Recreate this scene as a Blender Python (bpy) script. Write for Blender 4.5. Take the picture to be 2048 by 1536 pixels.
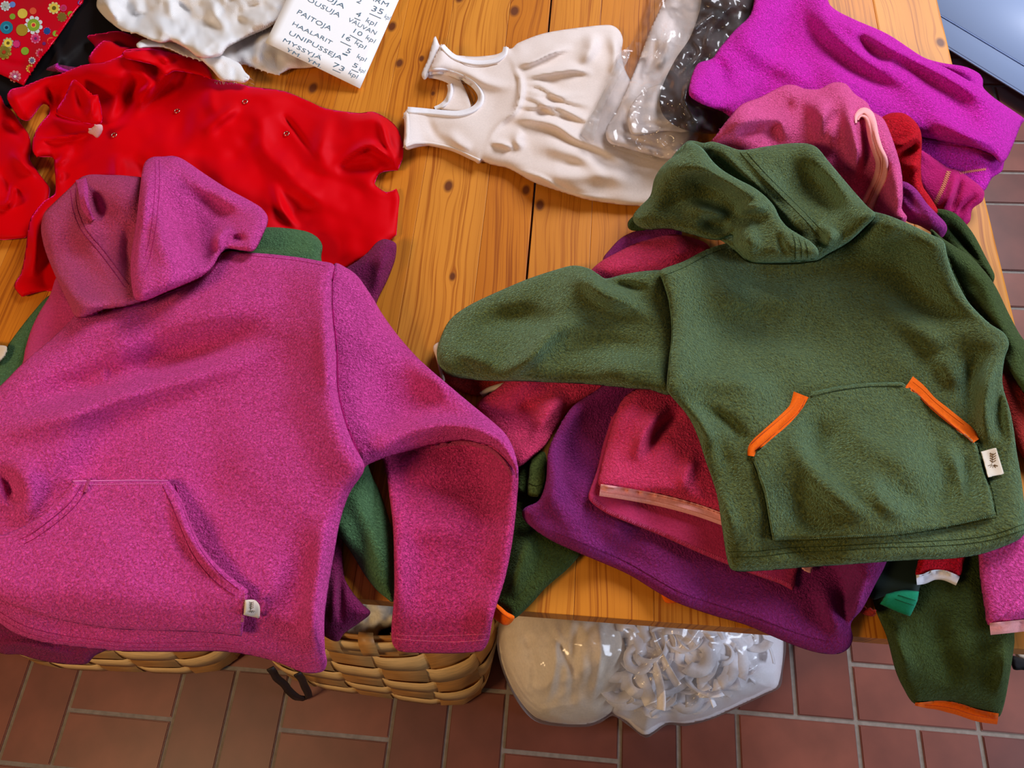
import bpy, bmesh, math, random
import numpy as np
from mathutils import Matrix, Vector

random.seed(7)
for o in list(bpy.data.objects):
    bpy.data.objects.remove(o)
S = bpy.context.scene
COL = S.collection

# ------------------------------------------------------------------ camera
F = 1480.0
HC = 1.64
_Y = np.array([286., 3113., -F]); _Y /= np.linalg.norm(_Y)
_X = np.array([16000., -766., F]); _X -= _X.dot(_Y) * _Y; _X /= np.linalg.norm(_X)
R = np.array([_X, _Y, np.cross(_X, _Y)])
cam_d = bpy.data.cameras.new('camera')
cam = bpy.data.objects.new('camera', cam_d)
COL.objects.link(cam)
cam_d.sensor_width = 36.0
cam_d.lens = F / 2048 * 36.0
cam_d.clip_start = 0.02
cam.matrix_world = Matrix([list(R[0]) + [0], list(R[1]) + [0], list(R[2]) + [HC], [0, 0, 0, 1]])
S.camera = cam

# ------------------------------------------------------------------ world, lights, exposure
S.view_settings.view_transform = 'Standard'
S.view_settings.look = 'None'
S.view_settings.gamma = 1
S.view_settings.use_curve_mapping = False
S.view_settings.exposure = 0.22
W = bpy.data.worlds.new('world'); S.world = W; W.use_nodes = True
W.node_tree.nodes['Background'].inputs[0].default_value = (0.70, 0.62, 0.62, 1)
W.node_tree.nodes['Background'].inputs[1].default_value = 0.06

def area(name, loc, target, sx, sy, power, col):
    l = bpy.data.lights.new(name, 'AREA'); l.shape = 'RECTANGLE'; l.size = sx; l.size_y = sy
    l.energy = power; l.color = col
    o = bpy.data.objects.new(name, l); COL.objects.link(o)
    o.location = loc
    o.rotation_euler = (Vector(target) - Vector(loc)).to_track_quat('-Z', 'Y').to_euler()
    return o
area('window_light', (1.3, 2.6, 2.5), (0.1, 0.6, 0.7), 1.5, 1.2, 82, (0.90, 0.92, 1.0))
area('side_window_light', (3.0, -0.2, 1.6), (0.3, 0.4, 0.5), 1.1, 1.1, 50, (0.70, 0.80, 1.0))
area('ceiling_lamp_light', (-1.7, -0.7, 2.3), (-0.3, 0.25, 0.5), 0.6, 0.6, 25, (1.0, 0.66, 0.34))

# ------------------------------------------------------------------ geometry helpers
ZT = 0.74            # table top height
XR, YF, XSEAM = 0.577, 0.133, -0.085
TY1, TX0 = 1.75, -1.45

def un(px, py, z):
    """point of the height z that stands behind the photo pixel"""
    dx = px - 1024.; dy = -(py - 768.)
    wx = R[0, 0] * dx + R[0, 1] * dy - R[0, 2] * F
    wy = R[1, 0] * dx + R[1, 1] * dy - R[1, 2] * F
    wz = R[2, 0] * dx + R[2, 1] * dy - R[2, 2] * F
    t = (z - HC) / wz
    return wx * t, wy * t

STEP = 4.0
PX0, PY0, PX1, PY1 = -240., -240., 2288., 1640.
NX = int((PX1 - PX0) / STEP) + 1; NY = int((PY1 - PY0) / STEP) + 1
GX, GY = np.meshgrid(PX0 + STEP * np.arange(NX), PY0 + STEP * np.arange(NY))
HM = np.full(GX.shape, ZT)
for _ in range(12):          # beyond the table's edge cloth sags: a slope that falls away
    wx, wy = un(GX, GY, HM)
    over = np.maximum(np.maximum(wx - XR, YF - wy), 0)
    HM = 0.5 * HM + 0.5 * (ZT - 0.55 * over - 1.2 * over ** 1.5)
BASE = HM.copy()

def smooth(pts, closed=True, n=5):
    P = [(p[0], p[1], (p[2] if len(p) > 2 else 0)) for p in pts]
    N = len(P); out = []
    rng = range(N) if closed else range(N - 1)
    for i in rng:
        if closed:
            a, b, c, d = P[(i - 1) % N], P[i], P[(i + 1) % N], P[(i + 2) % N]
        else:
            a, b, c, d = P[max(i - 1, 0)], P[i], P[i + 1], P[min(i + 2, N - 1)]
        m1 = (0, 0) if b[2] else ((c[0] - a[0]) * .5, (c[1] - a[1]) * .5)
        m2 = (0, 0) if c[2] else ((d[0] - b[0]) * .5, (d[1] - b[1]) * .5)
        L = math.hypot(c[0] - b[0], c[1] - b[1]) + 1e-6
        def clampm(m):
            l = math.hypot(*m)
            return (m[0] * L / l, m[1] * L / l) if l > L else m
        m1 = clampm(m1); m2 = clampm(m2)
        for k in range(n):
            t = k / n; t2 = t * t; t3 = t2 * t
            h = (2*t3 - 3*t2 + 1, t3 - 2*t2 + t, -2*t3 + 3*t2, t3 - t2)
            out.append((h[0]*b[0] + h[1]*m1[0] + h[2]*c[0] + h[3]*m2[0],
                        h[0]*b[1] + h[1]*m1[1] + h[2]*c[1] + h[3]*m2[1]))
    if not closed:
        out.append((P[-1][0], P[-1][1]))
    return np.array(out)

def dist_poly(X, Y, L, closed):
    """distance, nearest point, arc parameter 0..1, side"""
    A = L; B = np.roll(L, -1, axis=0)
    if not closed: A = A[:-1]; B = B[:-1]
    best = np.full(X.shape, 1e18); nx = np.zeros(X.shape); ny = np.zeros(X.shape)
    tt = np.zeros(X.shape); sd = np.ones(X.shape)
    M = len(A)
    for i in range(M):
        ax, ay = A[i]; bx, by = B[i]
        ex, ey = bx - ax, by - ay
        l2 = ex*ex + ey*ey
        if l2 < 1e-9: continue
        t = np.clip(((X - ax)*ex + (Y - ay)*ey) / l2, 0, 1)
        qx = ax + t*ex; qy = ay + t*ey
        d = (X - qx)**2 + (Y - qy)**2
        m = d < best
        best = np.where(m, d, best); nx = np.where(m, qx, nx); ny = np.where(m, qy, ny)
        tt = np.where(m, (i + t) / M, tt)
        sd = np.where(m, np.sign(ex*(Y - ay) - ey*(X - ax)), sd)
    return np.sqrt(best), nx, ny, tt, sd

def inside(X, Y, L):
    A = L; B = np.roll(L, -1, axis=0)
    r = np.zeros(X.shape, bool)
    for (ax, ay), (bx, by) in zip(A, B):
        if ay == by: continue
        c = ((ay > Y) != (by > Y)) & (X < (bx - ax) * (Y - ay) / (by - ay) + ax)
        r ^= c
    return r

_rng = np.random.RandomState(3)
_NT = _rng.rand(256, 256) * 2 - 1
def vnoise(X, Y, sc, seed=0):
    x = X / sc + seed * 17.3 + 100; y = Y / sc + seed * 9.7 + 100
    i = np.floor(x).astype(int); j = np.floor(y).astype(int)
    u = x - i; v = y - j; u = u*u*(3 - 2*u); v = v*v*(3 - 2*v)
    g = lambda a, b: _NT[a % 256, b % 256]
    return (g(i, j)*(1-u)*(1-v) + g(i+1, j)*u*(1-v) + g(i, j+1)*(1-u)*v + g(i+1, j+1)*u*v)

def boxmax(A, r):
    B = A.copy()
    for k in range(1, r + 1):
        B[:, k:] = np.maximum(B[:, k:], A[:, :-k]); B[:, :-k] = np.maximum(B[:, :-k], A[:, k:])
    C = B.copy()
    for k in range(1, r + 1):
        C[k:] = np.maximum(C[k:], B[:-k]); C[:-k] = np.maximum(C[:-k], B[k:])
    return C

def blur(A, r):
    for ax in (0, 1):
        P = np.pad(A, [(r, r) if a == ax else (0, 0) for a in (0, 1)], mode='edge')
        C = np.cumsum(P, axis=ax)
        z = np.zeros_like(np.take(C, [0], axis=ax)); C = np.concatenate([z, C], axis=ax)
        n = A.shape[ax]; w = 2*r + 1
        A = (np.take(C, range(w, w + n), axis=ax) - np.take(C, range(0, n), axis=ax)) / w
    return A

def folds_height(X, Y, folds):
    z = np.zeros(X.shape)
    for f in folds:
        pts, amp, w = f[0], f[1], f[2]
        kind = f[3] if len(f) > 3 else 'g'
        if len(pts) == 1:
            z += amp * np.exp(-((X - pts[0][0])**2 + (Y - pts[0][1])**2) / (w*w)); continue
        L = smooth(pts, False, 4)
        x0, x1 = L[:, 0].min() - 3.2*w, L[:, 0].max() + 3.2*w
        y0, y1 = L[:, 1].min() - 3.2*w, L[:, 1].max() + 3.2*w
        m = (X >= x0) & (X <= x1) & (Y >= y0) & (Y <= y1)
        if not m.any(): continue
        d, _, _, t, s = dist_poly(X[m], Y[m], L, False)
        tap = np.minimum(1, np.minimum(t, 1 - t) / 0.42)
        if kind.endswith('o'): tap = np.ones_like(t)      # open: no taper
        tap = tap * tap * (3 - 2*tap)
        if kind[0] == 's':                              # step: soft on the left, sharp on the right of the line
            prof = np.where(s < 0, np.exp(-(d/w)**2), np.exp(-(d/(0.5*w))**2))
        elif kind[0] == 'S':
            prof = np.where(s > 0, np.exp(-(d/w)**2), np.exp(-(d/(0.5*w))**2))
        else:
            prof = np.exp(-(d/w)**2)
        z[m] += (1.75 if amp > 0 else 1.15) * amp * tap * prof
    return z

def link_mesh(name, verts, faces, mat, parent=None, smooth_=True):
    me = bpy.data.meshes.new(name)
    off = np.array(parent.location) if parent is not None and parent.type == 'EMPTY' else \
        (np.array(parent['org']) if parent is not None else np.zeros(3))
    V = np.asarray(verts, float) - off
    me.from_pydata(V.tolist(), [], [tuple(f) for f in faces])
    if smooth_:
        me.polygons.foreach_set('use_smooth', [True]*len(me.polygons))
    me.materials.append(mat)
    me.update()
    o = bpy.data.objects.new(name, me)
    COL.objects.link(o)
    if parent is not None:
        o.parent = parent
    o['org'] = [float(v) for v in off]
    return o

def thing(name, label, cat, px=None, loc=None, group=None, z=ZT):
    o = bpy.data.objects.new(name, None); COL.objects.link(o)
    o.empty_display_size = 0.03
    if loc is None:
        x, y = un(px[0], px[1], z); loc = (x, y, z)
    o.location = [float(v) for v in loc]
    o['label'] = label; o['category'] = cat
    if group: o['group'] = group
    return o

def cloth(name, outline, mat, parent, folds=(), rim=0.007, rw=22, gap=0.0035, R_=5, thick=0.0028,
          noise=((0.004, 110, 1),), z0=None, upd=True, lift=(), hem=(), n=5, solid=True, flat=0.0):
    """a piece of cloth over a traced outline, laid on the pile below it, with its own thickness and folds"""
    L = smooth(outline, True, n)
    i0 = max(int((L[:, 0].min() - PX0) / STEP) - 2, 0); i1 = min(int((L[:, 0].max() - PX0) / STEP) + 3, NX)
    j0 = max(int((L[:, 1].min() - PY0) / STEP) - 2, 0); j1 = min(int((L[:, 1].max() - PY0) / STEP) + 3, NY)
    X = GX[j0:j1, i0:i1]; Y = GY[j0:j1, i0:i1]
    d, nx, ny, _, _ = dist_poly(X, Y, L, True)
    ins = inside(X, Y, L)
    sd = np.where(ins, d, -d)
    if z0 is None:
        m = R_ + 1
        a0, a1, b0, b1 = max(j0 - m, 0), min(j1 + m, NY), max(i0 - m, 0), min(i1 + m, NX)
        D = HM[a0:a1, b0:b1]
        D = blur(blur(boxmax(D, R_), R_), max(R_ // 2, 1))
        D = D[j0 - a0:j0 - a0 + (j1 - j0), i0 - b0:i0 - b0 + (i1 - i0)]
        D = np.maximum(D, HM[j0:j1, i0:i1])
    else:
        D = z0(X, Y) if callable(z0) else np.full(X.shape, float(z0))
    sx = np.where(ins, X, nx); sy = np.where(ins, Y, ny)
    t = np.clip(sd / rw, 0, 1)
    Z = D + gap + thick + rim * np.sqrt(np.clip(1 - (1 - t)**2, 0, 1))
    fade = np.clip(sd / 16.0, 0, 1)
    q = folds_height(sx, sy, folds)
    for (a, sc, seed) in noise:
        q = q + a * vnoise(sx, sy, sc, seed)
    Z = Z + q * (0.35 + 0.65 * fade)
    Z = Z + folds_height(sx, sy, lift)
    if z0 is None:
        Z = np.maximum(Z, HM[j0:j1, i0:i1] + gap * .6 + thick)
    # mesh
    core = ins & (d > 0.12 * STEP)
    near = boxmax(core.astype(float), 1) > 0
    snap = near & ~core
    val = near
    VX = np.where(snap, nx, X); VY = np.where(snap, ny, Y)
    idx = -np.ones(X.shape, int); idx[val] = np.arange(val.sum())
    a = idx[:-1, :-1]; b = idx[:-1, 1:]; c = idx[1:, 1:]; e = idx[1:, :-1]
    hit = core[:-1, :-1] | core[:-1, 1:] | core[1:, 1:] | core[1:, :-1]
    quads = np.stack([a[hit], e[hit], c[hit], b[hit]], -1)
    tris = np.zeros((0, 3), int)
    vx = VX[val]; vy = VY[val]; vz = Z[val]
    wx, wy = un(vx, vy, vz)
    verts = np.stack([wx, wy, vz], -1)
    faces = quads.tolist() + tris.tolist()
    o = link_mesh(name, verts, faces, mat, parent)
    if solid:
        md = o.modifiers.new('thickness', 'SOLIDIFY'); md.thickness = thick; md.offset = -1
        md.use_rim = True
    if upd:
        H = HM[j0:j1, i0:i1]
        H[ins] = np.maximum(H[ins], Z[ins])
    return o

def hsample(px, py):
    u = (px - PX0) / STEP; v = (py - PY0) / STEP
    i = np.clip(np.floor(u).astype(int), 0, NX - 2); j = np.clip(np.floor(v).astype(int), 0, NY - 2)
    a = np.clip(u - i, 0, 1); b = np.clip(v - j, 0, 1)
    return (HM[j, i]*(1-a)*(1-b) + HM[j, i+1]*a*(1-b) + HM[j+1, i]*(1-a)*b + HM[j+1, i+1]*a*b)

def resample(L, step):
    seg = np.hypot(*(L[1:] - L[:-1]).T); s = np.concatenate([[0], np.cumsum(seg)])
    n = max(int(s[-1] / step), 2)
    q = np.linspace(0, s[-1], n + 1)
    return np.stack([np.interp(q, s, L[:, 0]), np.interp(q, s, L[:, 1])], -1)

def strip(name, line, width, mat, parent, height=0.0025, lift=0.0006, nacross=7, prof=None, sm=True, upd=False, square=False):
    """a binding, trim or tape sewn along a line on top of the pile"""
    L = resample(smooth(line, False, 6) if sm else np.array([(p[0], p[1]) for p in line], float), 4.0)
    T = np.gradient(L, axis=0); T /= (np.linalg.norm(T, axis=1, keepdims=True) + 1e-9)
    Nn = np.stack([-T[:, 1], T[:, 0]], -1)
    us = np.linspace(-1, 1, nacross)
    w = width if np.isscalar(width) else np.interp(np.linspace(0, 1, len(L)), np.linspace(0, 1, len(width)), width)
    w = np.broadcast_to(w, (len(L),))
    V = []
    zc = hsample(L[:, 0], L[:, 1])
    for u in us:
        P = L + Nn * (u * w * .5)[:, None]
        h = height * (math.sqrt(max(0, 1 - u*u)) if prof is None else prof(u))
        zz = np.maximum(hsample(P[:, 0], P[:, 1]), zc - 0.004) + lift + h
        if abs(u) == 1: zz = zz - 0.0012
        x, y = un(P[:, 0], P[:, 1], zz)
        V.append(np.stack([x, y, zz], -1))
    V = np.stack(V, 1); n_, m_ = V.shape[:2]
    faces = []
    for i in range(n_ - 1):
        for j in range(m_ - 1):
            faces.append((i*m_ + j, i*m_ + j + 1, (i+1)*m_ + j + 1, (i+1)*m_ + j))
    verts = V.reshape(-1, 3)
    return link_mesh(name, verts, [f[::-1] for f in faces] if False else faces, mat, parent)

def stitch(line, parent, mat, name='stitching', width=2.6, height=0.0006, lift=0.0002, sm=True):
    return strip(name, line, width, mat, parent, height=height, lift=lift, nacross=3, sm=sm)

def zigzag(line, parent, mat, width=9, pitch=5, name='overlock_stitching'):
    L = resample(smooth(line, False, 6), pitch / 2)
    T = np.gradient(L, axis=0); T /= (np.linalg.norm(T, axis=1, keepdims=True) + 1e-9)
    Nn = np.stack([-T[:, 1], T[:, 0]], -1)
    P = L + Nn * (np.where(np.arange(len(L)) % 2, .5, -.5) * width)[:, None]
    V = []; Fc = []
    for k in range(len(P) - 1):
        a, b = P[k], P[k + 1]
        t = b - a; l = np.linalg.norm(t) + 1e-9; nn = np.array([-t[1], t[0]]) / l * 0.8
        q = np.array([a - nn, a + nn, b + nn, b - nn])
        zz = hsample(q[:, 0], q[:, 1]) + 0.0009
        x, y = un(q[:, 0], q[:, 1], zz)
        base = len(V)
        V += np.stack([x, y, zz], -1).tolist()
        Fc.append((base, base + 1, base + 2, base + 3))
    return link_mesh(name, V, Fc, mat, parent, False)

# ------------------------------------------------------------------ materials
def newmat(name):
    m = bpy.data.materials.new(name); m.use_nodes = True
    nt = m.node_tree
    return m, nt, nt.nodes, nt.links, nt.nodes['Principled BSDF']

def srgb(c):
    return tuple((x/255/12.92 if x/255 <= 0.04045 else ((x/255 + 0.055)/1.055)**2.4) for x in c)

def fleece(name, col, var=0.5, scale=360, bump=1.0, sheen=0.22, sheen_tint=None, rough=0.95, bdist=0.0055):
    m, nt, N, Lk, b = newmat(name)
    c = srgb(col)
    tc = N.new('ShaderNodeTexCoord')
    n1 = N.new('ShaderNodeTexNoise'); n1.inputs['Scale'].default_value = scale; n1.inputs['Detail'].default_value = 3
    n1.inputs['Roughness'].default_value = 0.6; n1.inputs['Distortion'].default_value = 0.6
    Lk.new(tc.outputs['Object'], n1.inputs['Vector'])
    n2 = N.new('ShaderNodeTexNoise'); n2.inputs['Scale'].default_value = scale * 0.22; n2.inputs['Detail'].default_value = 4
    Lk.new(tc.outputs['Object'], n2.inputs['Vector'])
    r = N.new('ShaderNodeValToRGB')
    r.color_ramp.elements[0].position = 0.33; r.color_ramp.elements[1].position = 0.68
    lo = [x * (1 - var) for x in c]; hi = [min(1, x * (1 + var * .55) + 0.012*var) for x in c]  # fibre shading put into the colour: darker in the nap's pits, lighter on tips
    r.color_ramp.elements[0].color = (*lo, 1); r.color_ramp.elements[1].color = (*hi, 1)
    Lk.new(n1.outputs['Fac'], r.inputs['Fac'])
    Lk.new(r.outputs['Color'], b.inputs['Base Color'])
    ad = N.new('ShaderNodeMath'); ad.operation = 'MULTIPLY_ADD'; ad.inputs[1].default_value = 0.6
    Lk.new(n2.outputs['Fac'], ad.inputs[0]); Lk.new(n1.outputs['Fac'], ad.inputs[2])
    bp = N.new('ShaderNodeBump'); bp.inputs['Strength'].default_value = bump; bp.inputs['Distance'].default_value = bdist
    Lk.new(ad.outputs[0], bp.inputs['Height']); Lk.new(bp.outputs['Normal'], b.inputs['Normal'])
    b.inputs['Roughness'].default_value = rough
    b.inputs['Specular IOR Level'].default_value = 0.12
    b.inputs['Sheen Weight'].default_value = sheen
    b.inputs['Sheen Roughness'].default_value = 0.45
    st = sheen_tint or [min(1, x * .8 + .2) for x in c]
    b.inputs['Sheen Tint'].default_value = (*st[:3], 1)
    return m

def knit(name, col, rough=0.8, scale=900, bump=0.25, sheen=0.15, spec=0.2, var=0.12):
    return fleece(name, col, var=var, scale=scale, bump=bump, sheen=sheen, rough=rough, bdist=0.0006)

def satin(name, col, rough=0.58, spec=0.20, sheen=0.9, sheen_tint=(1, .02, .26), bump=.1):
    m, nt, N, Lk, b = newmat(name)
    b.inputs['Base Color'].default_value = (*srgb(col), 1)
    b.inputs['Roughness'].default_value = rough
    b.inputs['Specular IOR Level'].default_value = spec
    b.inputs['Specular Tint'].default_value = (1, 0.12, 0.3, 1)
    b.inputs['Sheen Weight'].default_value = sheen
    b.inputs['Sheen Roughness'].default_value = 0.28
    b.inputs['Sheen Tint'].default_value = (*sheen_tint, 1)
    tc = N.new('ShaderNodeTexCoord')
    n = N.new('ShaderNodeTexNoise'); n.inputs['Scale'].default_value = 18; n.inputs['Detail'].default_value = 2
    Lk.new(tc.outputs['Object'], n.inputs['Vector'])
    bp = N.new('ShaderNodeBump'); bp.inputs['Strength'].default_value = bump; bp.inputs['Distance'].default_value = 0.004
    Lk.new(n.outputs['Fac'], bp.inputs['Height']); Lk.new(bp.outputs['Normal'], b.inputs['Normal'])
    return m

def plain(name, col, rough=0.6, metal=0.0, spec=0.5):
    m, nt, N, Lk, b = newmat(name)
    b.inputs['Base Color'].default_value = (*srgb(col), 1)
    b.inputs['Roughness'].default_value = rough; b.inputs['Metallic'].default_value = metal
    b.inputs['Specular IOR Level'].default_value = spec
    return m

def gauze(name, col):
    m, nt, N, Lk, b = newmat(name)
    tc = N.new('ShaderNodeTexCoord')
    w1 = N.new('ShaderNodeTexWave'); w1.inputs['Scale'].default_value = 260; w1.bands_direction = 'X'; w1.inputs['Distortion'].default_value = 1.5
    w2 = N.new('ShaderNodeTexWave'); w2.inputs['Scale'].default_value = 260; w2.bands_direction = 'Y'; w2.inputs['Distortion'].default_value = 1.5
    n = N.new('ShaderNodeTexNoise'); n.inputs['Scale'].default_value = 60; n.inputs['Detail'].default_value = 4
    for q in (w1, w2, n): Lk.new(tc.outputs['Object'], q.inputs['Vector'])
    a = N.new('ShaderNodeMath'); a.operation = 'ADD'; Lk.new(w1.outputs['Fac'], a.inputs[0]); Lk.new(w2.outputs['Fac'], a.inputs[1])
    a2 = N.new('ShaderNodeMath'); a2.operation = 'MULTIPLY_ADD'; a2.inputs[1].default_value = 3.0
    Lk.new(n.outputs['Fac'], a2.inputs[0]); Lk.new(a.outputs[0], a2.inputs[2])
    bp = N.new('ShaderNodeBump'); bp.inputs['Strength'].default_value = 0.6; bp.inputs['Distance'].default_value = 0.0008
    Lk.new(a2.outputs[0], bp.inputs['Height']); Lk.new(bp.outputs['Normal'], b.inputs['Normal'])
    b.inputs['Base Color'].default_value = (*srgb(col), 1); b.inputs['Roughness'].default_value = 0.9
    b.inputs['Specular IOR Level'].default_value = 0.1
    return m

def film(name, tint=(0.97, 0.97, 0.98), white=0.10, gloss=0.35, wr=26):
    m = bpy.data.materials.new(name); m.use_nodes = True
    nt = m.node_tree; N = nt.nodes; Lk = nt.links; N.clear()
    out = N.new('ShaderNodeOutputMaterial')
    tr = N.new('ShaderNodeBsdfTransparent'); tr.inputs[0].default_value = (*tint, 1)
    gl = N.new('ShaderNodeBsdfGlossy'); gl.inputs['Roughness'].default_value = 0.16; gl.inputs[0].default_value = (1, 1, 1, 1)
    df = N.new('ShaderNodeBsdfDiffuse'); df.inputs[0].default_value = (.9, .9, .92, 1)
    tc = N.new('ShaderNodeTexCoord')
    mp = N.new('ShaderNodeMapping'); mp.inputs['Rotation'].default_value = (0, 0, .8); mp.inputs['Scale'].default_value = (1, .35, 1)
    n = N.new('ShaderNodeTexNoise'); n.inputs['Scale'].default_value = wr; n.inputs['Detail'].default_value = 4; n.inputs['Distortion'].default_value = 1.4
    n.noise_type = 'RIDGED_MULTIFRACTAL'
    Lk.new(tc.outputs['Object'], mp.inputs[0]); Lk.new(mp.outputs[0], n.inputs['Vector'])
    bp = N.new('ShaderNodeBump'); bp.inputs['Strength'].default_value = 0.5; bp.inputs['Distance'].default_value = 0.006
    Lk.new(n.outputs['Fac'], bp.inputs['Height'])
    for q in (gl, df): Lk.new(bp.outputs['Normal'], q.inputs['Normal'])
    lw = N.new('ShaderNodeFresnel'); lw.inputs['IOR'].default_value = 1.5; Lk.new(bp.outputs['Normal'], lw.inputs['Normal'])
    mu = N.new('ShaderNodeMath'); mu.operation = 'MULTIPLY_ADD'; mu.inputs[1].default_value = .5; mu.inputs[2].default_value = gloss * .04
    mu.use_clamp = True
    Lk.new(lw.outputs[0], mu.inputs[0])
    m1 = N.new('ShaderNodeMixShader'); m1.inputs[0].default_value = white
    Lk.new(tr.outputs[0], m1.inputs[1]); Lk.new(df.outputs[0], m1.inputs[2])
    m2 = N.new('ShaderNodeMixShader'); Lk.new(mu.outputs[0], m2.inputs[0])
    Lk.new(m1.outputs[0], m2.inputs[1]); Lk.new(gl.outputs[0], m2.inputs[2])
    Lk.new(m2.outputs[0], out.inputs[0])
    return m

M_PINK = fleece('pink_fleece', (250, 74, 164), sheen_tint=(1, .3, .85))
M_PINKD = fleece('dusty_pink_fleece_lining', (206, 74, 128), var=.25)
M_PINKL = fleece('light_pink_fleece', (255, 94, 160), var=.3, sheen=.06, sheen_tint=(1, .5, .8))
M_CORAL = fleece('raspberry_fleece', (236, 62, 112), var=.25)
M_MAG = fleece('magenta_fleece', (240, 30, 192), var=.45, sheen_tint=(1, .2, .95), sheen=.35)
M_PURP = fleece('purple_fleece', (142, 38, 112), var=.25, sheen_tint=(.9, .2, .9))
M_PURPD = fleece('dark_purple_fleece', (140, 34, 92), var=.25)
M_DUSKY = fleece('dusky_pink_fleece', (188, 50, 98), var=.15, bump=.4)
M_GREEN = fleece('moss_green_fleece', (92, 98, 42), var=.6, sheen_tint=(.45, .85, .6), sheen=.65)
M_GREEN2 = fleece('bottle_green_fleece', (82, 120, 78), var=.3, sheen_tint=(.35, .7, .4))
M_DGREEN = fleece('dark_olive_fleece', (62, 76, 30), var=.3, sheen_tint=(.35, .6, .35))
M_ORANGE = knit('orange_rib', (248, 106, 8), scale=500)
M_ORANGE_S = plain('dark_orange_thread', (176, 60, 4), .9)
M_PALEPINK = knit('pale_pink_rib', (250, 172, 172), scale=500)
M_REDF = fleece('red_fleece', (216, 4, 34), var=.35, sheen=.1)
M_BRICK = fleece('brick_red_fleece', (176, 46, 40), var=.25)
M_RED = satin('red_velour', (214, 0, 6))
M_RED2 = satin('dark_red_velour_back', (150, 0, 20), rough=.6)
M_WHITE = knit('cream_velour', (236, 222, 216), scale=350, bump=.2, var=.05, sheen=.4)
M_WRIB = knit('white_cotton_rib', (240, 236, 240), scale=500, var=.05)
M_GAUZE = gauze('white_muslin', (248, 244, 242))
M_BLACK = plain('black_jersey', (16, 10, 14), .7, spec=.25)
M_BROWN = plain('brown_jersey', (58, 32, 26), .8, spec=.2)
M_TEAL = knit('teal_jersey', (24, 140, 104), scale=600)
M_DTEAL = plain('dark_green_jersey', (10, 34, 26), .85)
M_PAPER = plain('white_paper', (252, 252, 254), .65, spec=.3)
M_INK = plain('blue_grey_ink', (74, 106, 128), .6)
M_STPINK = plain('dark_pink_thread', (150, 18, 88), .95, spec=.05)
M_STPINKL = plain('light_pink_thread', (255, 140, 200), .9)
M_STGREEN = plain('dark_green_thread', (34, 46, 20), .95, spec=.05)
M_STGREENL = plain('pale_green_thread', (142, 162, 104), .9)
M_STOCHRE = plain('ochre_thread', (214, 120, 96), .9)
M_STRED = plain('dark_red_thread', (130, 0, 20), .9)
M_STWHITE = plain('beige_thread', (190, 160, 140), .9)
M_LABEL = knit('cream_satin_label', (222, 206, 186), scale=700, bump=.1, var=.03)
M_LEAF = plain('brown_print', (122, 92, 58), .8)
M_METAL = plain('silver_snap_metal', (216, 190, 170), .25, 1.0)
M_FILM = film('clear_plastic_film', white=.05)
M_FILM2 = film('clear_plastic_film_bag', white=.10, gloss=.5, wr=12)

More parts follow.
